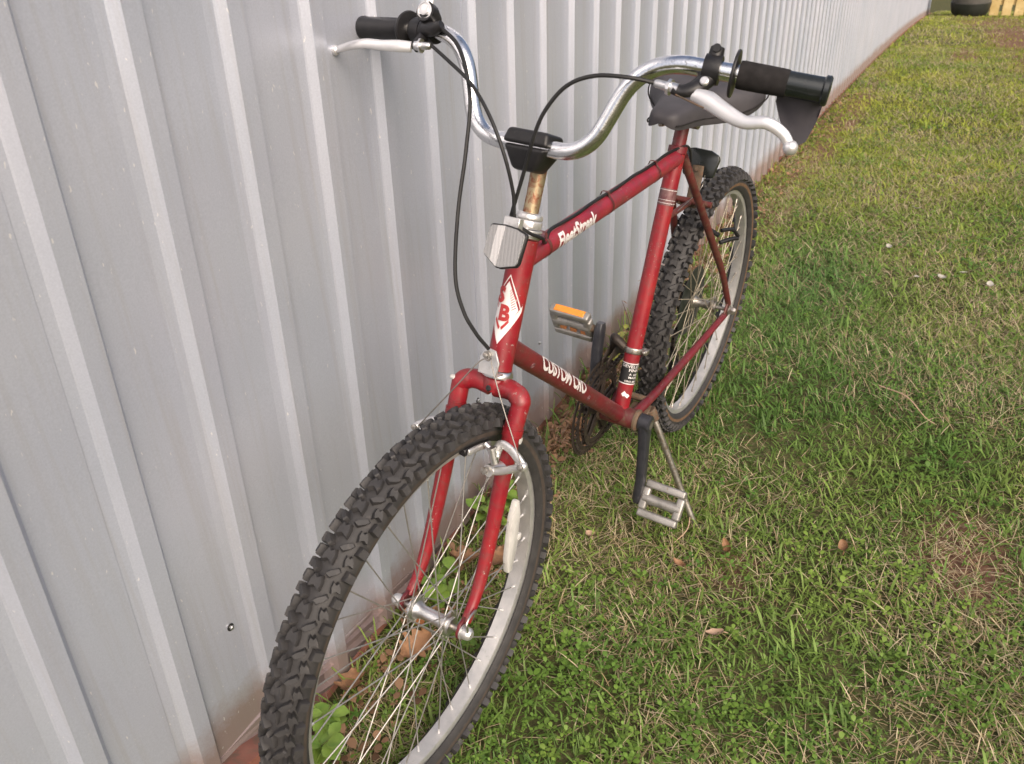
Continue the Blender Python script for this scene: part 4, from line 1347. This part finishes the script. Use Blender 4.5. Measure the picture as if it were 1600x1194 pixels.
# chain: links along the loop
def chain():
    y = -0.0445
    Rf, Rr = 0.079, 0.043
    loop = []
    for k in range(15):
        a = R(80) - R(165) * k / 14
        loop.append(Vector((BBP.x + Rf * math.cos(a), y, BBP.z + Rf * math.sin(a))))
    loop.append(Vector((0.25, y, 0.205)))
    pu1, pu2 = Vector((0.028, y, 0.245)), Vector((0.012, y, 0.145))
    loop += [Vector((0.07, y, 0.124)), pu2 + Vector((0.0, 0, -0.022)), pu2 + Vector((-0.022, 0, 0.0)), pu2 + Vector((-0.008, 0, 0.024)), pu1 + Vector((0.020, 0, -0.02)), pu1 + Vector((0.022, 0, 0.01)), pu1 + Vector((-0.002, 0, 0.025))]
    for k in range(8):
        a = R(250) - R(165) * k / 7
        loop.append(Vector((Rr * math.cos(a), y, RW + Rr * math.sin(a))))
    loop.append(loop[0].copy())
    L_ = [0]
    for i in range(1, len(loop)):
        L_.append(L_[-1] + (loop[i] - loop[i - 1]).length)
    n = int(L_[-1] / 0.0127 / 2) * 2
    b = MB()
    pts = []
    for i in range(n):
        t = L_[-1] * i / n
        j = max(k for k in range(len(L_)) if L_[k] <= t)
        j = min(j, len(loop) - 2)
        pts.append(loop[j].lerp(loop[j + 1], (t - L_[j]) / max(1e-6, L_[j + 1] - L_[j])))
    for i in range(n):
        p, q = pts[i], pts[(i + 1) % n]
        d = (q - p).normalized()
        nn = d.cross(Y1)
        w = 0.0036 if i % 2 else 0.0026
        for s in (-1, 1):
            b.prism([(-0.0035, -0.0028), (0.0035, -0.0040), (0.0092, -0.0028), (0.0162, -0.0040), (0.0162, 0.0040), (0.0092, 0.0028), (0.0035, 0.0040), (-0.0035, 0.0028)], p + Y1 * w * s, d, nn, 0.0011)
        b.tube([p - Y1 * 0.0042, p + Y1 * 0.0042], 0.0030, 8)
    b.build('chain', 'brownrust', bike, smooth=False)
    # derailleur
    b = MB()
    b.tube(smooth_path([RAX + Vector((0.002, -0.072, -0.010)), Vector((0.018, -0.078, 0.290)), Vector((0.040, -0.066, 0.262)), Vector((0.030, -0.052, 0.245))], 5), [0.009] * 6 + [0.0125] * 5 + [0.010] * 5, 12)
    b.prism([(-0.016, 0.012), (0.016, 0.014), (0.014, -0.060), (0.010, -0.120), (-0.012, -0.122), (-0.018, -0.060)], Vector((0.024, -0.052, 0.250)), (1, 0, 0), (0, 0, 1), 0.002)
    rd = b.build('rear_derailleur', 'black', bike, bevel=0.0006, angle=50)
    for pu in (pu1, pu2):
        b = MB()
        gear(b, 0.0205, 11, -0.0445, 0.003, 0.004, 0, Vector((pu.x, 0, pu.z)))
        b.build('pulley', 'black', rd)
chain()
# front derailleur with its clamp band
fdp = BBP + SDIR * 0.142
b = MB()
b.lathe([(0.0166, -0.006), (0.0186, -0.006), (0.0190, -0.003), (0.0190, 0.003), (0.0186, 0.006), (0.0166, 0.006)], fdp, SDIR, 26)
b.box(fdp + Vector((-0.004, 0.024, 0)), (0.007, 0.006, 0.005))
b.lathe([(0.0042, -0.010), (0.0042, 0.012)], fdp + Vector((-0.004, 0.024, 0)), (1, 0, 0.2), 8)
fd = b.build('front_derailleur', 'steel', bike, bevel=0.0006, angle=50)
b = MB()
b.tube(smooth_path([fdp + Vector((0.004, -0.018, 0.002)), fdp + Vector((0.006, -0.036, 0.016)), fdp + Vector((-0.006, -0.046, 0.010)), fdp + Vector((-0.020, -0.050, -0.026))], 5), 0.0095, 10)
for yy in (-0.040, -0.053):
    b.prism([(-0.052, -0.030), (-0.020, -0.016), (0.020, -0.012), (0.036, -0.022), (0.034, -0.006), (0.0, 0.010), (-0.034, -0.004), (-0.056, -0.016)], fdp + Vector((0.0, yy, -0.016)), (1, 0, 0), (0, 0, 1), 0.0016)
b.build('cage', 'brownrust', fd, bevel=0.0004, angle=50)
# kick stand
b = MB()
top = BBP + Vector((-0.062, 0.030, -0.020))
b.box(top + Vector((0.006, -0.006, 0.004)), (0.020, 0.022, 0.010))
b.tube([top + Vector((0.0, 0.012, 0.012)), top + Vector((-0.004, 0.026, -0.014))], [0.014, 0.011], 14)
kb = b.build('kickstand_bracket', 'rust', bike, bevel=0.002)
b = MB()
pts = smooth_path([top + Vector((-0.002, 0.022, -0.004)), top + Vector((-0.002, 0.040, -0.040)), Vector((0.412, 0.128, 0.105)), Vector((0.416, 0.168, 0.032)), Vector((0.414, 0.182, 0.010)), Vector((0.402, 0.190, 0.004))], 6)
b.tube(pts, [0.0072] * 18 + [0.0066] * (len(pts) - 18), 14)
b.build('kickstand_leg', 'steel', kb)

# ------------------------------------------------------------------ lawn
def vnoise(x, y, s, seed):
    r = np.random.default_rng(seed)
    tb = r.random((64, 64))
    x, y = x * s, y * s
    xi, yi = np.floor(x).astype(int), np.floor(y).astype(int)
    fx, fy = x - xi, y - yi
    fx, fy = fx * fx * (3 - 2 * fx), fy * fy * (3 - 2 * fy)
    g = lambda i, j: tb[i % 64, j % 64]
    return (g(xi, yi) * (1 - fx) + g(xi + 1, yi) * fx) * (1 - fy) + (g(xi, yi + 1) * (1 - fx) + g(xi + 1, yi + 1) * fx) * fy
def fbm(x, y, s, seed):
    return 0.55 * vnoise(x, y, s, seed) + 0.3 * vnoise(x, y, s * 2.3, seed + 1) + 0.15 * vnoise(x, y, s * 5.1, seed + 2)

def sample(n, x0, x1, y0, y1, dens, grow=0.0):
    x = x0 + (x1 - x0) * rng.random(n)
    y = y0 + (y1 - y0) * rng.random(n)
    keep = rng.random(n) < dens(x, y)
    x, y = x[keep], y[keep]
    lim = -0.03 + TY * 0
    k = y < lim
    return x[k], y[k]

def mesh_np(name, verts, faces_idx, fsize, tint, mat, label):
    me = bpy.data.meshes.new(name)
    nv, nf = len(verts), len(faces_idx) // fsize
    me.vertices.add(nv)
    me.vertices.foreach_set('co', np.ascontiguousarray(verts, dtype=np.float32).ravel())
    me.loops.add(nf * fsize)
    me.loops.foreach_set('vertex_index', np.ascontiguousarray(faces_idx, dtype=np.int32))
    me.polygons.add(nf)
    me.polygons.foreach_set('loop_start', np.arange(nf, dtype=np.int32) * fsize)
    at = me.attributes.new('tint', 'FLOAT_COLOR', 'POINT')
    at.data.foreach_set('color', np.ascontiguousarray(np.concatenate([tint, np.ones((nv, 1))], 1), dtype=np.float32).ravel())
    me.materials.append(MAT[mat])
    me.update(calc_edges=True)
    me.validate()
    o = bpy.data.objects.new(name, me)
    COL.objects.link(o)
    o['kind'] = 'stuff'
    o['label'] = label
    return o

def blades(x, y, length, width, lean, lift, col, z0=-0.006):
    """one bent blade of two quads and a tip for each point"""
    n = len(x)
    az = rng.random(n) * 2 * np.pi
    dx, dy = np.cos(az), np.sin(az)
    wx, wy = -dy * width / 2, dx * width / 2
    tw = (rng.random(n) - 0.5) * 0.8
    z = gz(x, y) + z0
    pts = []
    h = length * np.cos(lean)
    r = length * np.sin(lean)
    for f, wf_, rz in ((0, 0.8, 0.0), (0.45, 1.0, 0.62), (0.8, 0.7, 0.95), (1.0, 0.0, 1.0)):
        cx = x + dx * r * f ** 1.25
        cy = y + dy * r * f ** 1.25
        cz = z + h * rz + lift * f
        if wf_ == 0:
            pts.append(np.stack([cx, cy, cz], 1))
        else:
            zz = width * 0.3 * tw * wf_
            pts.append(np.stack([cx - wx * wf_, cy - wy * wf_, cz - zz], 1))
            pts.append(np.stack([cx + wx * wf_, cy + wy * wf_, cz + zz], 1))
    v = np.stack(pts, 1).reshape(-1, 3)               # 7 per blade
    base = (np.arange(n) * 7)[:, None]
    tris = np.array([0, 1, 3, 0, 3, 2, 2, 3, 5, 2, 5, 4, 4, 5, 6])
    f = (base + tris[None, :]).ravel()
    c = np.repeat(col, 7, axis=0)
    sh = np.tile(np.array([0.8, 0.8, 1, 1, 1.08, 1.08, 1.15]), n)[:, None]
    return v, f, np.clip(c * (0.92 + 0.08 * sh), 0, 1)

def lerp(a, b, t):
    return np.asarray(a)[None, :] * (1 - t[:, None]) + np.asarray(b)[None, :] * t[:, None]

def green(x, y):
    t = fbm(x, y, 2.2, 11)
    t = np.clip((t - 0.3) / 0.4, 0, 1)
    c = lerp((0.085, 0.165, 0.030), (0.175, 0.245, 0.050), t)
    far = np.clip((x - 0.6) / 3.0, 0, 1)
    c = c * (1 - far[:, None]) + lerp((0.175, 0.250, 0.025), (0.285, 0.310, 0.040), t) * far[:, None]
    # the dark lush tuft behind the rear wheel
    d = np.exp(-(((x - 1.15) / 0.42) ** 2 + ((y + 0.50) / 0.22) ** 2))
    c = c * (1 - d[:, None]) + np.array([0.090, 0.180, 0.042])[None, :] * d[:, None]
    return c * (0.82 + 0.52 * rng.random(len(x)))[:, None]

def straw(x):
    t = rng.random(len(x))
    return lerp((0.24, 0.175, 0.085), (0.52, 0.44, 0.29), t) * (0.8 + 0.35 * rng.random(len(x)))[:, None]

G, S = [], []
zones = [  # x0, x1, y0, y1, per m2, scale
    (-1.75, 1.0, -2.3, -0.02, 19000, 1.0),
    (1.0, 4.0, -2.6, -0.02, 11000, 1.2),
    (4.0, 10.0, -3.4, -0.02, 4200, 1.7),
    (10.0, 24.0, -5.0, -0.02, 900, 2.7),
    (-3.2, -1.75, -2.3, -0.02, 3000, 1.1),
    (-3.2, 4.0, -4.5, -2.3, 1800, 1.6),
]
for x0, x1, y0, y1, per, sc in zones:
    n = int((x1 - x0) * (y1 - y0) * per)
    x, y = sample(n, x0, x1, y0, y1, lambda x, y: np.clip(1.7 * (0.05 + 1.05 * fbm(x, y, 3.1, 3) * (0.55 + 0.9 * fbm(x, y, 11.0, 41))) * (1 - 0.93 * bare(x, y)), 0, 1))
    m = len(x)
    lush = np.exp(-(((x - 1.15) / 0.42) ** 2 + ((y + 0.50) / 0.22) ** 2))
    coarse = rng.random(m) < 0.10
    L = (0.010 + 0.021 * rng.random(m) ** 1.6) * (1 + 0.9 * lush + 0.6 * coarse) * (0.9 + 0.25 * sc)
    wd = (0.0017 + 0.0016 * rng.random(m)) * sc * np.where(coarse, 1.9, 1.0)
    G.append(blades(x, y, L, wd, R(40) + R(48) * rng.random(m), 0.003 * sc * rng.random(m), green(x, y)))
    n = int(n * 0.72)
    x, y = sample(n, x0, x1, y0, y1, lambda x, y: np.clip(2.3 * (fbm(x, y, 2.7, 29) - 0.27) - 0.5 * bare(x, y) * (x > 3), 0.05, 1))
    m = len(x)
    S.append(blades(x, y, (0.018 + 0.05 * rng.random(m) ** 2) * (0.8 + 0.3 * sc), (0.0009 + 0.0013 * rng.random(m)) * sc, R(66) + R(26) * rng.random(m), 0.013 * rng.random(m) * (0.8 + 0.2 * sc), straw(x)))
# blades standing up round the rear tyre and the stand's foot
for cx, cy, sx_, sy_, n in ((0.0, -0.35, 0.16, 0.045, 420), (-1.15, -0.28, 0.16, 0.05, 260), (-0.42, -0.50, 0.04, 0.04, 70)):
    x = cx + sx_ * rng.normal(size=n)
    y = cy + sy_ * rng.normal(size=n)
    m = n
    G.append(blades(x, y, 0.025 + 0.035 * rng.random(m), 0.0018 + 0.0018 * rng.random(m), R(10) + R(50) * rng.random(m), 0 * x, green(x, y)))
# coarse tufts of longer, wider blades scattered through the lawn
for q in range(150):
    near = q < 95
    cx = rng.uniform(-1.6, 1.2) if near else rng.uniform(1.2, 6.0)
    cy = rng.uniform(-2.0, -0.10)
    n = int(rng.integers(7, 22))
    x = cx + 0.022 * rng.normal(size=n)
    y = np.minimum(cy + 0.022 * rng.normal(size=n), -0.05)
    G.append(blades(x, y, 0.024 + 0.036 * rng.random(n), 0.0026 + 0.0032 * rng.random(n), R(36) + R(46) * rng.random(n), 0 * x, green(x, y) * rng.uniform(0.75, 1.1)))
# rank blades along the foot of the wall
n = 900
x = -1.7 + 4.5 * rng.random(n); y = -0.045 - 0.05 * rng.random(n) ** 2
kp = rng.random(n) < np.clip(2 * fbm(x, y, 2.4, 51) - 0.55, 0, 1)
x, y = x[kp], y[kp]
m = len(x)
G.append(blades(x, y, 0.03 + 0.07 * rng.random(m), 0.0022 + 0.002 * rng.random(m), R(8) + R(40) * rng.random(m), 0 * x, green(x, y)))

def joinv(lst):
    vs_, fs, cs, k = [], [], [], 0
    for v, f, c in lst:
        vs_.append(v); fs.append(f + k); cs.append(c); k += len(v)
    return np.concatenate(vs_), np.concatenate(fs), np.concatenate(cs)
v, f, c = joinv(G)
mesh_np('grass', v, f, 3, c, 'plant', 'short patchy green lawn grass')
v, f, c = joinv(S)
mesh_np('dry_grass', v, f, 3, c, 'dry', 'pale dry thatch lying in the lawn')

# small round-leaved weeds matted through the lawn
def weeds(x, y, size, col):
    n = len(x)
    VV, FF, CC = [], [], []
    az0 = rng.random(n) * 2 * np.pi
    zc = gz(x, y) + 0.004 + 0.018 * rng.random(n)
    k0 = 0
    out = [(0.08, 0.0), (0.38, 0.30), (0.75, 0.36), (1.0, 0.10), (1.0, -0.10), (0.75, -0.36), (0.38, -0.30)]
    for leaf in range(3):
        az = az0 + leaf * 2.1 + (rng.random(n) - 0.5) * 0.7
        tilt = (rng.random(n) - 0.25) * 0.9
        dx, dy = np.cos(az), np.sin(az)
        s = size * (0.75 + 0.5 * rng.random(n))
        pts = []
        for u, w in out:
            r = u * s
            wv = w * s
            pts.append(np.stack([x + dx * r * np.cos(tilt) - dy * wv, y + dy * r * np.cos(tilt) + dx * wv, zc + r * np.sin(tilt) + abs(w) * s * 0.22], 1))
        VV.append(np.stack(pts, 1).reshape(-1, 3))
        base = (np.arange(n) * 7)[:, None] + k0
        FF.append((base + np.array([0, 1, 6, 1, 2, 5, 1, 5, 6, 2, 3, 4, 2, 4, 5])[None, :]).ravel())
        CC.append(np.repeat(col * (0.85 + 0.3 * rng.random(n))[:, None], 7, axis=0))
        k0 += n * 7
    return np.concatenate(VV), np.concatenate(FF), np.concatenate(CC)
Wd = []
for x0, x1, y0, y1, per, sc in ((-1.75, 1.0, -2.3, -0.02, 4200, 1.0), (1.0, 4.0, -2.6, -0.02, 1600, 1.25), (4.0, 9.0, -3.0, -0.02, 450, 1.8)):
    n = int((x1 - x0) * (y1 - y0) * per)
    def dn(x, y):
        k = fbm(x, y, 1.9, 71)
        near = np.exp(-(((x + 0.95) / 0.5) ** 2 + ((y + 0.32) / 0.25) ** 2))
        return np.clip(2.6 * (k - 0.42) + 0.55 * near, 0.03, 1) * (1 - 0.9 * bare(x, y))
    x, y = sample(n, x0, x1, y0, y1, dn)
    m = len(x)
    t = fbm(x, y, 4.0, 90)
    col = lerp((0.075, 0.165, 0.024), (0.190, 0.285, 0.048), np.clip((t - 0.3) / 0.4, 0, 1))
    Wd.append(weeds(x, y, (0.0042 + 0.0075 * rng.random(m) ** 1.8) * sc * (0.7 + 0.7 * fbm(x, y, 3.3, 140)), col))
v, f, c = joinv(Wd)
mesh_np('ground_weeds', v, f, 3, c, 'plant', 'mats of small round-leaved green weeds in the lawn')

# broken leaf litter gathered along the foot of the wall
n = 1500
x = -1.45 + 7.0 * rng.random(n) ** 1.3
y = -0.045 - 0.13 * rng.random(n) ** 2.2
kp = rng.random(n) < np.clip(2.4 * fbm(x, y, 2.1, 201) - 0.35, 0.1, 1)
x, y = x[kp], y[kp]
m = len(x)
col = lerp((0.11, 0.060, 0.032), (0.34, 0.20, 0.115), rng.random(m))
v, f, c = weeds(x, y, 0.008 + 0.016 * rng.random(m) ** 2, col)
mesh_np('leaf_litter', v, f, 3, c, 'dry', 'broken brown leaf litter along the foot of the wall')

# ------------------------------------------------------------------ plants by the wall
def leafy_plant(loc, nst, height, leaf, label, tintc, spread=0.05, dry=False):
    root = empty('weed_plant', loc)
    tag(root, label, 'plant', 'weeds along the foot of the wall')
    r = random.Random(int(1000 * (loc[0] + 3)) + 17)
    for i in range(nst):
        az = r.uniform(0, 6.28)
        h = height * r.uniform(0.55, 1.05)
        end = Vector((math.cos(az) * spread * r.uniform(0.3, 1.3), -abs(math.sin(az)) * spread * r.uniform(0.2, 1.1), h))
        mid = end * 0.5 + Vector((r.uniform(-0.01, 0.01), r.uniform(-0.012, 0.004), 0.006))
        pts = smooth_path([Vector((0, 0, -0.01)), mid, end], 4)
        st = MB()
        st.tube(pts, [0.0016 - 0.0009 * k / len(pts) for k in range(len(pts))], 6)
        st.build('stem', tintc[1], root)
        nl = 5 if not dry else 4
        for k in range(nl):
            p = pts[int((0.35 + 0.65 * k / (nl - 1)) * (len(pts) - 1))]
            la = r.uniform(0, 6.28)
            d = Vector((math.cos(la), math.sin(la) * 0.8 - 0.2, r.uniform(-0.35, 0.45))).normalized()
            s = d.cross(Vector((0, 0, 1))).normalized()
            u = s.cross(d)
            L_ = leaf * r.uniform(0.6, 1.15)
            row = []
            for t, w in ((0.05, 0.05), (0.25, 0.30), (0.5, 0.40), (0.78, 0.28), (1.0, 0.02)):
                cc = p + d * L_ * t - u * (0.22 * L_ * t * t)
                ww = w * L_ * (0.38 if dry else 1.0)
                row += [cc - s * ww + u * ww * 0.25, cc, cc + s * ww + u * ww * 0.25]
            fs = []
            for q in range(4):
                for e in range(2):
                    fs.append((q * 3 + e, q * 3 + e + 1, q * 3 + e + 4, q * 3 + e + 3))
            lf = MB()
            lf.add(row, fs, 0)
            lf.build('leaf', tintc[0], root, angle=80)
    return root
def leafmat(name, a, b):
    m = worn(name, a, b, 0.5, scale=30, bumpk=0.15)
    MAT[name] = m
leafmat('fresh_leaf', (0.085, 0.165, 0.020), (0.19, 0.28, 0.045))
leafmat('yellow_leaf', (0.20, 0.23, 0.035), (0.36, 0.34, 0.06))
leafmat('green_stem', (0.09, 0.12, 0.03), (0.15, 0.16, 0.05))
leafmat('dead_weed', (0.14, 0.072, 0.036), (0.27, 0.155, 0.085))
leafmat('dead_stem', (0.10, 0.062, 0.035), (0.19, 0.12, 0.07))
leafy_plant((-0.60, -0.075, 0.0), 9, 0.13, 0.036, 'bright green leafy weed behind the front fork, tallest at the wall', ('fresh_leaf', 'green_stem'), 0.07)
leafy_plant((-0.86, -0.070, 0.0), 6, 0.07, 0.034, 'low green weed at the wall beside the front axle', ('fresh_leaf', 'green_stem'), 0.06)
leafy_plant((-1.25, -0.065, 0.02), 7, 0.06, 0.036, 'green weed in the corner between front tyre and wall', ('fresh_leaf', 'green_stem'), 0.07)
leafy_plant((0.20, -0.080, -0.01), 6, 0.11, 0.026, 'yellowing weed behind the black banded seat tube', ('yellow_leaf', 'green_stem'), 0.06)
leafy_plant((-0.28, -0.085, 0.0), 9, 0.10, 0.024, 'rust brown dead weed at the wall under the right pedal', ('dead_weed', 'dead_stem'), 0.09, True)
leafy_plant((0.06, -0.095, 0.0), 7, 0.12, 0.020, 'tangle of brown dead stems behind the chainrings', ('dead_weed', 'dead_stem'), 0.12, True)
leafy_plant((0.36, -0.080, -0.02), 10, 0.20, 0.020, 'brown dead weed at the wall behind the seat tube', ('dead_weed', 'dead_stem'), 0.09, True)
leafy_plant((1.55, -0.075, -0.08), 9, 0.10, 0.030, 'dry brown weed at the wall behind the rear tyre', ('dead_weed', 'dead_stem'), 0.10, True)

# ------------------------------------------------------------------ fallen leaves and petals
def fallen(name, cat, loc, L_, az, mat, label, lobes=3, curl=0.25, w=0.42, group=None):
    r = random.Random(label)
    b = MB()
    n = 14
    top = []
    for i in range(n + 1):
        t = i / n
        ww = w * math.sin(math.pi * min(1, t * 0.96 + 0.02)) ** 0.7 * (1 + (0.34 if L_ > 0.06 else 0.07) * math.sin(lobes * 2 * math.pi * t + 0.6)) * L_ * 0.5
        zc = L_ * curl * (t - 0.5) ** 2 * 2.2 + 0.003
        row = []
        for u in (-1, -0.5, 0, 0.5, 1):
            row.append(Vector((L_ * (t - 0.5), u * ww, zc + abs(u) ** 1.6 * ww * curl * 1.3 + r.uniform(-1, 1) * L_ * 0.012)))
        top.append(row)
    for off in (0, 0.0009):
        b.add([p + Vector((0, 0, -off)) for row in top for p in row], [(i * 5 + j, i * 5 + j + 1, (i + 1) * 5 + j + 1, (i + 1) * 5 + j) for i in range(n) for j in range(4)])
    if cat == 'leaf':
        b.tube([Vector((-L_ * 0.48, 0, L_ * curl * 0.5)), Vector((-L_ * 0.70, 0.004, L_ * curl * 0.4))], 0.0010, 6)
    o = b.build(name, mat, None, angle=70)
    o.location = loc
    o.rotation_euler = (R(r.uniform(-22, 22)), R(r.uniform(-18, 18)), az)
    tag(o, label, cat, 'fallen leaves on the ground' if cat == 'leaf' else 'white petals on the lawn')
    return o
def gp(x, y, h=0.012):
    return (x, y, float(gz(x, y)) + h)
fallen('dead_leaf', 'leaf', gp(-0.93, -0.075, 0.032), 0.070, 0.9, 'deadleaf_orange', 'orange dead leaf by the wall at the front hub', 3, 0.30, 0.5)
fallen('dead_leaf', 'leaf', gp(-0.77, -0.095, 0.040), 0.066, 2.2, 'deadleaf', 'tan curled dead leaf above the front hub', 4, 0.5, 0.7)
fallen('dead_leaf', 'leaf', gp(-0.72, -0.150, 0.020), 0.062, 0.2, 'deadleaf', 'brown dead leaf just behind the near fork tip', 3, 0.4, 0.6)
fallen('dead_leaf', 'leaf', gp(-0.99, -0.115, 0.022), 0.068, 2.7, 'deadleaf', 'lobed brown dead leaf seen through the lower front spokes', 4, 0.45, 0.8)
fallen('dead_leaf', 'leaf', gp(-1.12, -0.055, 0.025), 0.064, 0.4, 'deadleaf', 'brown dead leaf lying beside the front tyre inside the wheel', 3, 0.4, 0.7)
fallen('dead_leaf', 'leaf', gp(-0.55, -0.170, 0.026), 0.066, 1.5, 'deadleaf_pale', 'pale curled leaf leaning behind the near fork blade', 2, 0.5, 0.6)
fallen('dead_leaf', 'leaf', gp(-0.20, -0.130, 0.020), 0.075, 0.7, 'deadleaf', 'crumpled rust leaf on the ground below the down tube', 4, 0.6, 0.8)
fallen('dead_leaf', 'leaf', gp(-0.405, -0.805, 0.016), 0.028, 0.3, 'deadleaf', 'small brown leaf lying alone on the open lawn right of the pedal', 1, 0.5, 0.75)
fallen('dead_leaf', 'leaf', gp(-0.585, -0.505, 0.014), 0.030, 1.2, 'deadleaf', 'small brown leaf on the lawn below the left pedal', 2, 0.6, 0.55)
fallen('dead_leaf', 'leaf', gp(-0.565, -0.300, 0.015), 0.026, 0.8, 'deadleaf_pale', 'small pale leaf between front tyre and pedal', 1, 0.3, 0.8)
fallen('dead_leaf', 'leaf', gp(-0.74, -0.62, 0.014), 0.034, 2.0, 'deadleaf_pale', 'pale pinkish leaf in the foreground grass right of the front tyre', 2, 0.3, 0.7)
fallen('dead_leaf', 'leaf', gp(-0.50, -0.585, 0.014), 0.038, 0.5, 'deadleaf', 'curled brown leaf on the bare patch past the pedal', 3, 0.8, 0.45)
fallen('petal', 'petal', gp(2.20, -0.775, 0.020), 0.038, 1.5, 'petal', 'white petal standing in the lawn furthest up the yard', 1, 0.5, 0.5)
fallen('petal', 'petal', gp(1.60, -0.715, 0.018), 0.030, 0.6, 'petal', 'white petal in the lawn between the rear tyre and the far one', 1, 0.4, 0.7)
fallen('petal', 'petal', gp(1.28, -0.835, 0.016), 0.030, 0.3, 'petal', 'flat white petal leftmost of the row of four', 1, 0.3, 0.6)
fallen('petal', 'petal', gp(1.32, -0.915, 0.014), 0.034, 1.0, 'petal', 'dull white petal second of the row of four', 1, 0.3, 0.6)
fallen('petal', 'petal', gp(1.38, -0.985, 0.018), 0.027, 2.0, 'petal', 'round white petal third of the row of four', 1, 0.3, 0.9)
fallen('petal', 'petal', gp(1.29, -1.070, 0.018), 0.030, 0.1, 'petal', 'white petal rightmost of the row of four', 1, 0.3, 0.8)
# a long dry stalk lying on the lawn
def twig(pts, r, label):
    b = MB()
    pp = smooth_path([gp(*p) for p in pts], 6)
    b.tube(pp, [r * (1 - 0.6 * i / len(pp)) for i in range(len(pp))], 7)
    o = b.build('dry_stalk', 'deadleaf_pale', None)
    tag(o, label, 'stalk', 'dry stalks on the lawn')
twig([(0.30, -0.80, 0.020), (0.24, -0.87, 0.032), (0.17, -0.92, 0.02), (0.15, -0.95, 0.014)], 0.0022, 'long pale dry stalk lying on the lawn right of the rear wheel')
twig([(-0.40, -0.475, 0.02), (-0.47, -0.49, 0.022), (-0.52, -0.475, 0.016)], 0.0016, 'short dry stalk beside the kickstand foot')

# ------------------------------------------------------------------ far end of the yard
def far_z(x):
    return float(gz(x, 0))
FXX = 18.5
tub = empty('plastic_tub', (FXX, -0.77, far_z(FXX)))
tag(tub, 'dark rounded tub with grey side standing at the far end of the yard', 'tub')
b = MB()
b.lathe([(0.20, 0.0), (0.28, 0.02), (0.33, 0.08), (0.355, 0.18), (0.365, 0.26)], (0, 0, 0), (0, 0, 1), 32)
b.build('base', 'tub', tub)
b = MB()
b.lathe([(0.345, 0.26), (0.350, 0.27), (0.37, 0.85), (0.38, 0.88), (0.36, 0.88), (0.33, 0.24)], (0, 0, 0), (0, 0, 1), 32)
b.build('side', 'tubtop', tub)
fence = empty('board_screen', (FXX + 0.3, -1.80, far_z(FXX + 0.3)))  # yellow is the boards' own colour
tag(fence, 'yellow board screen beside the dark tub', 'screen')
b = MB()
for k in range(7):
    b = MB()
    b.box((0, 0.60 - k * 0.22, 0.60), (0.02, 0.085, 0.60))
    b.build('board', 'board', fence, bevel=0.01)
for z in (0.25, 0.9):
    b = MB()
    b.box((0.045, -0.35, z), (0.022, 1.2, 0.05))
    b.build('rail', 'board', fence)
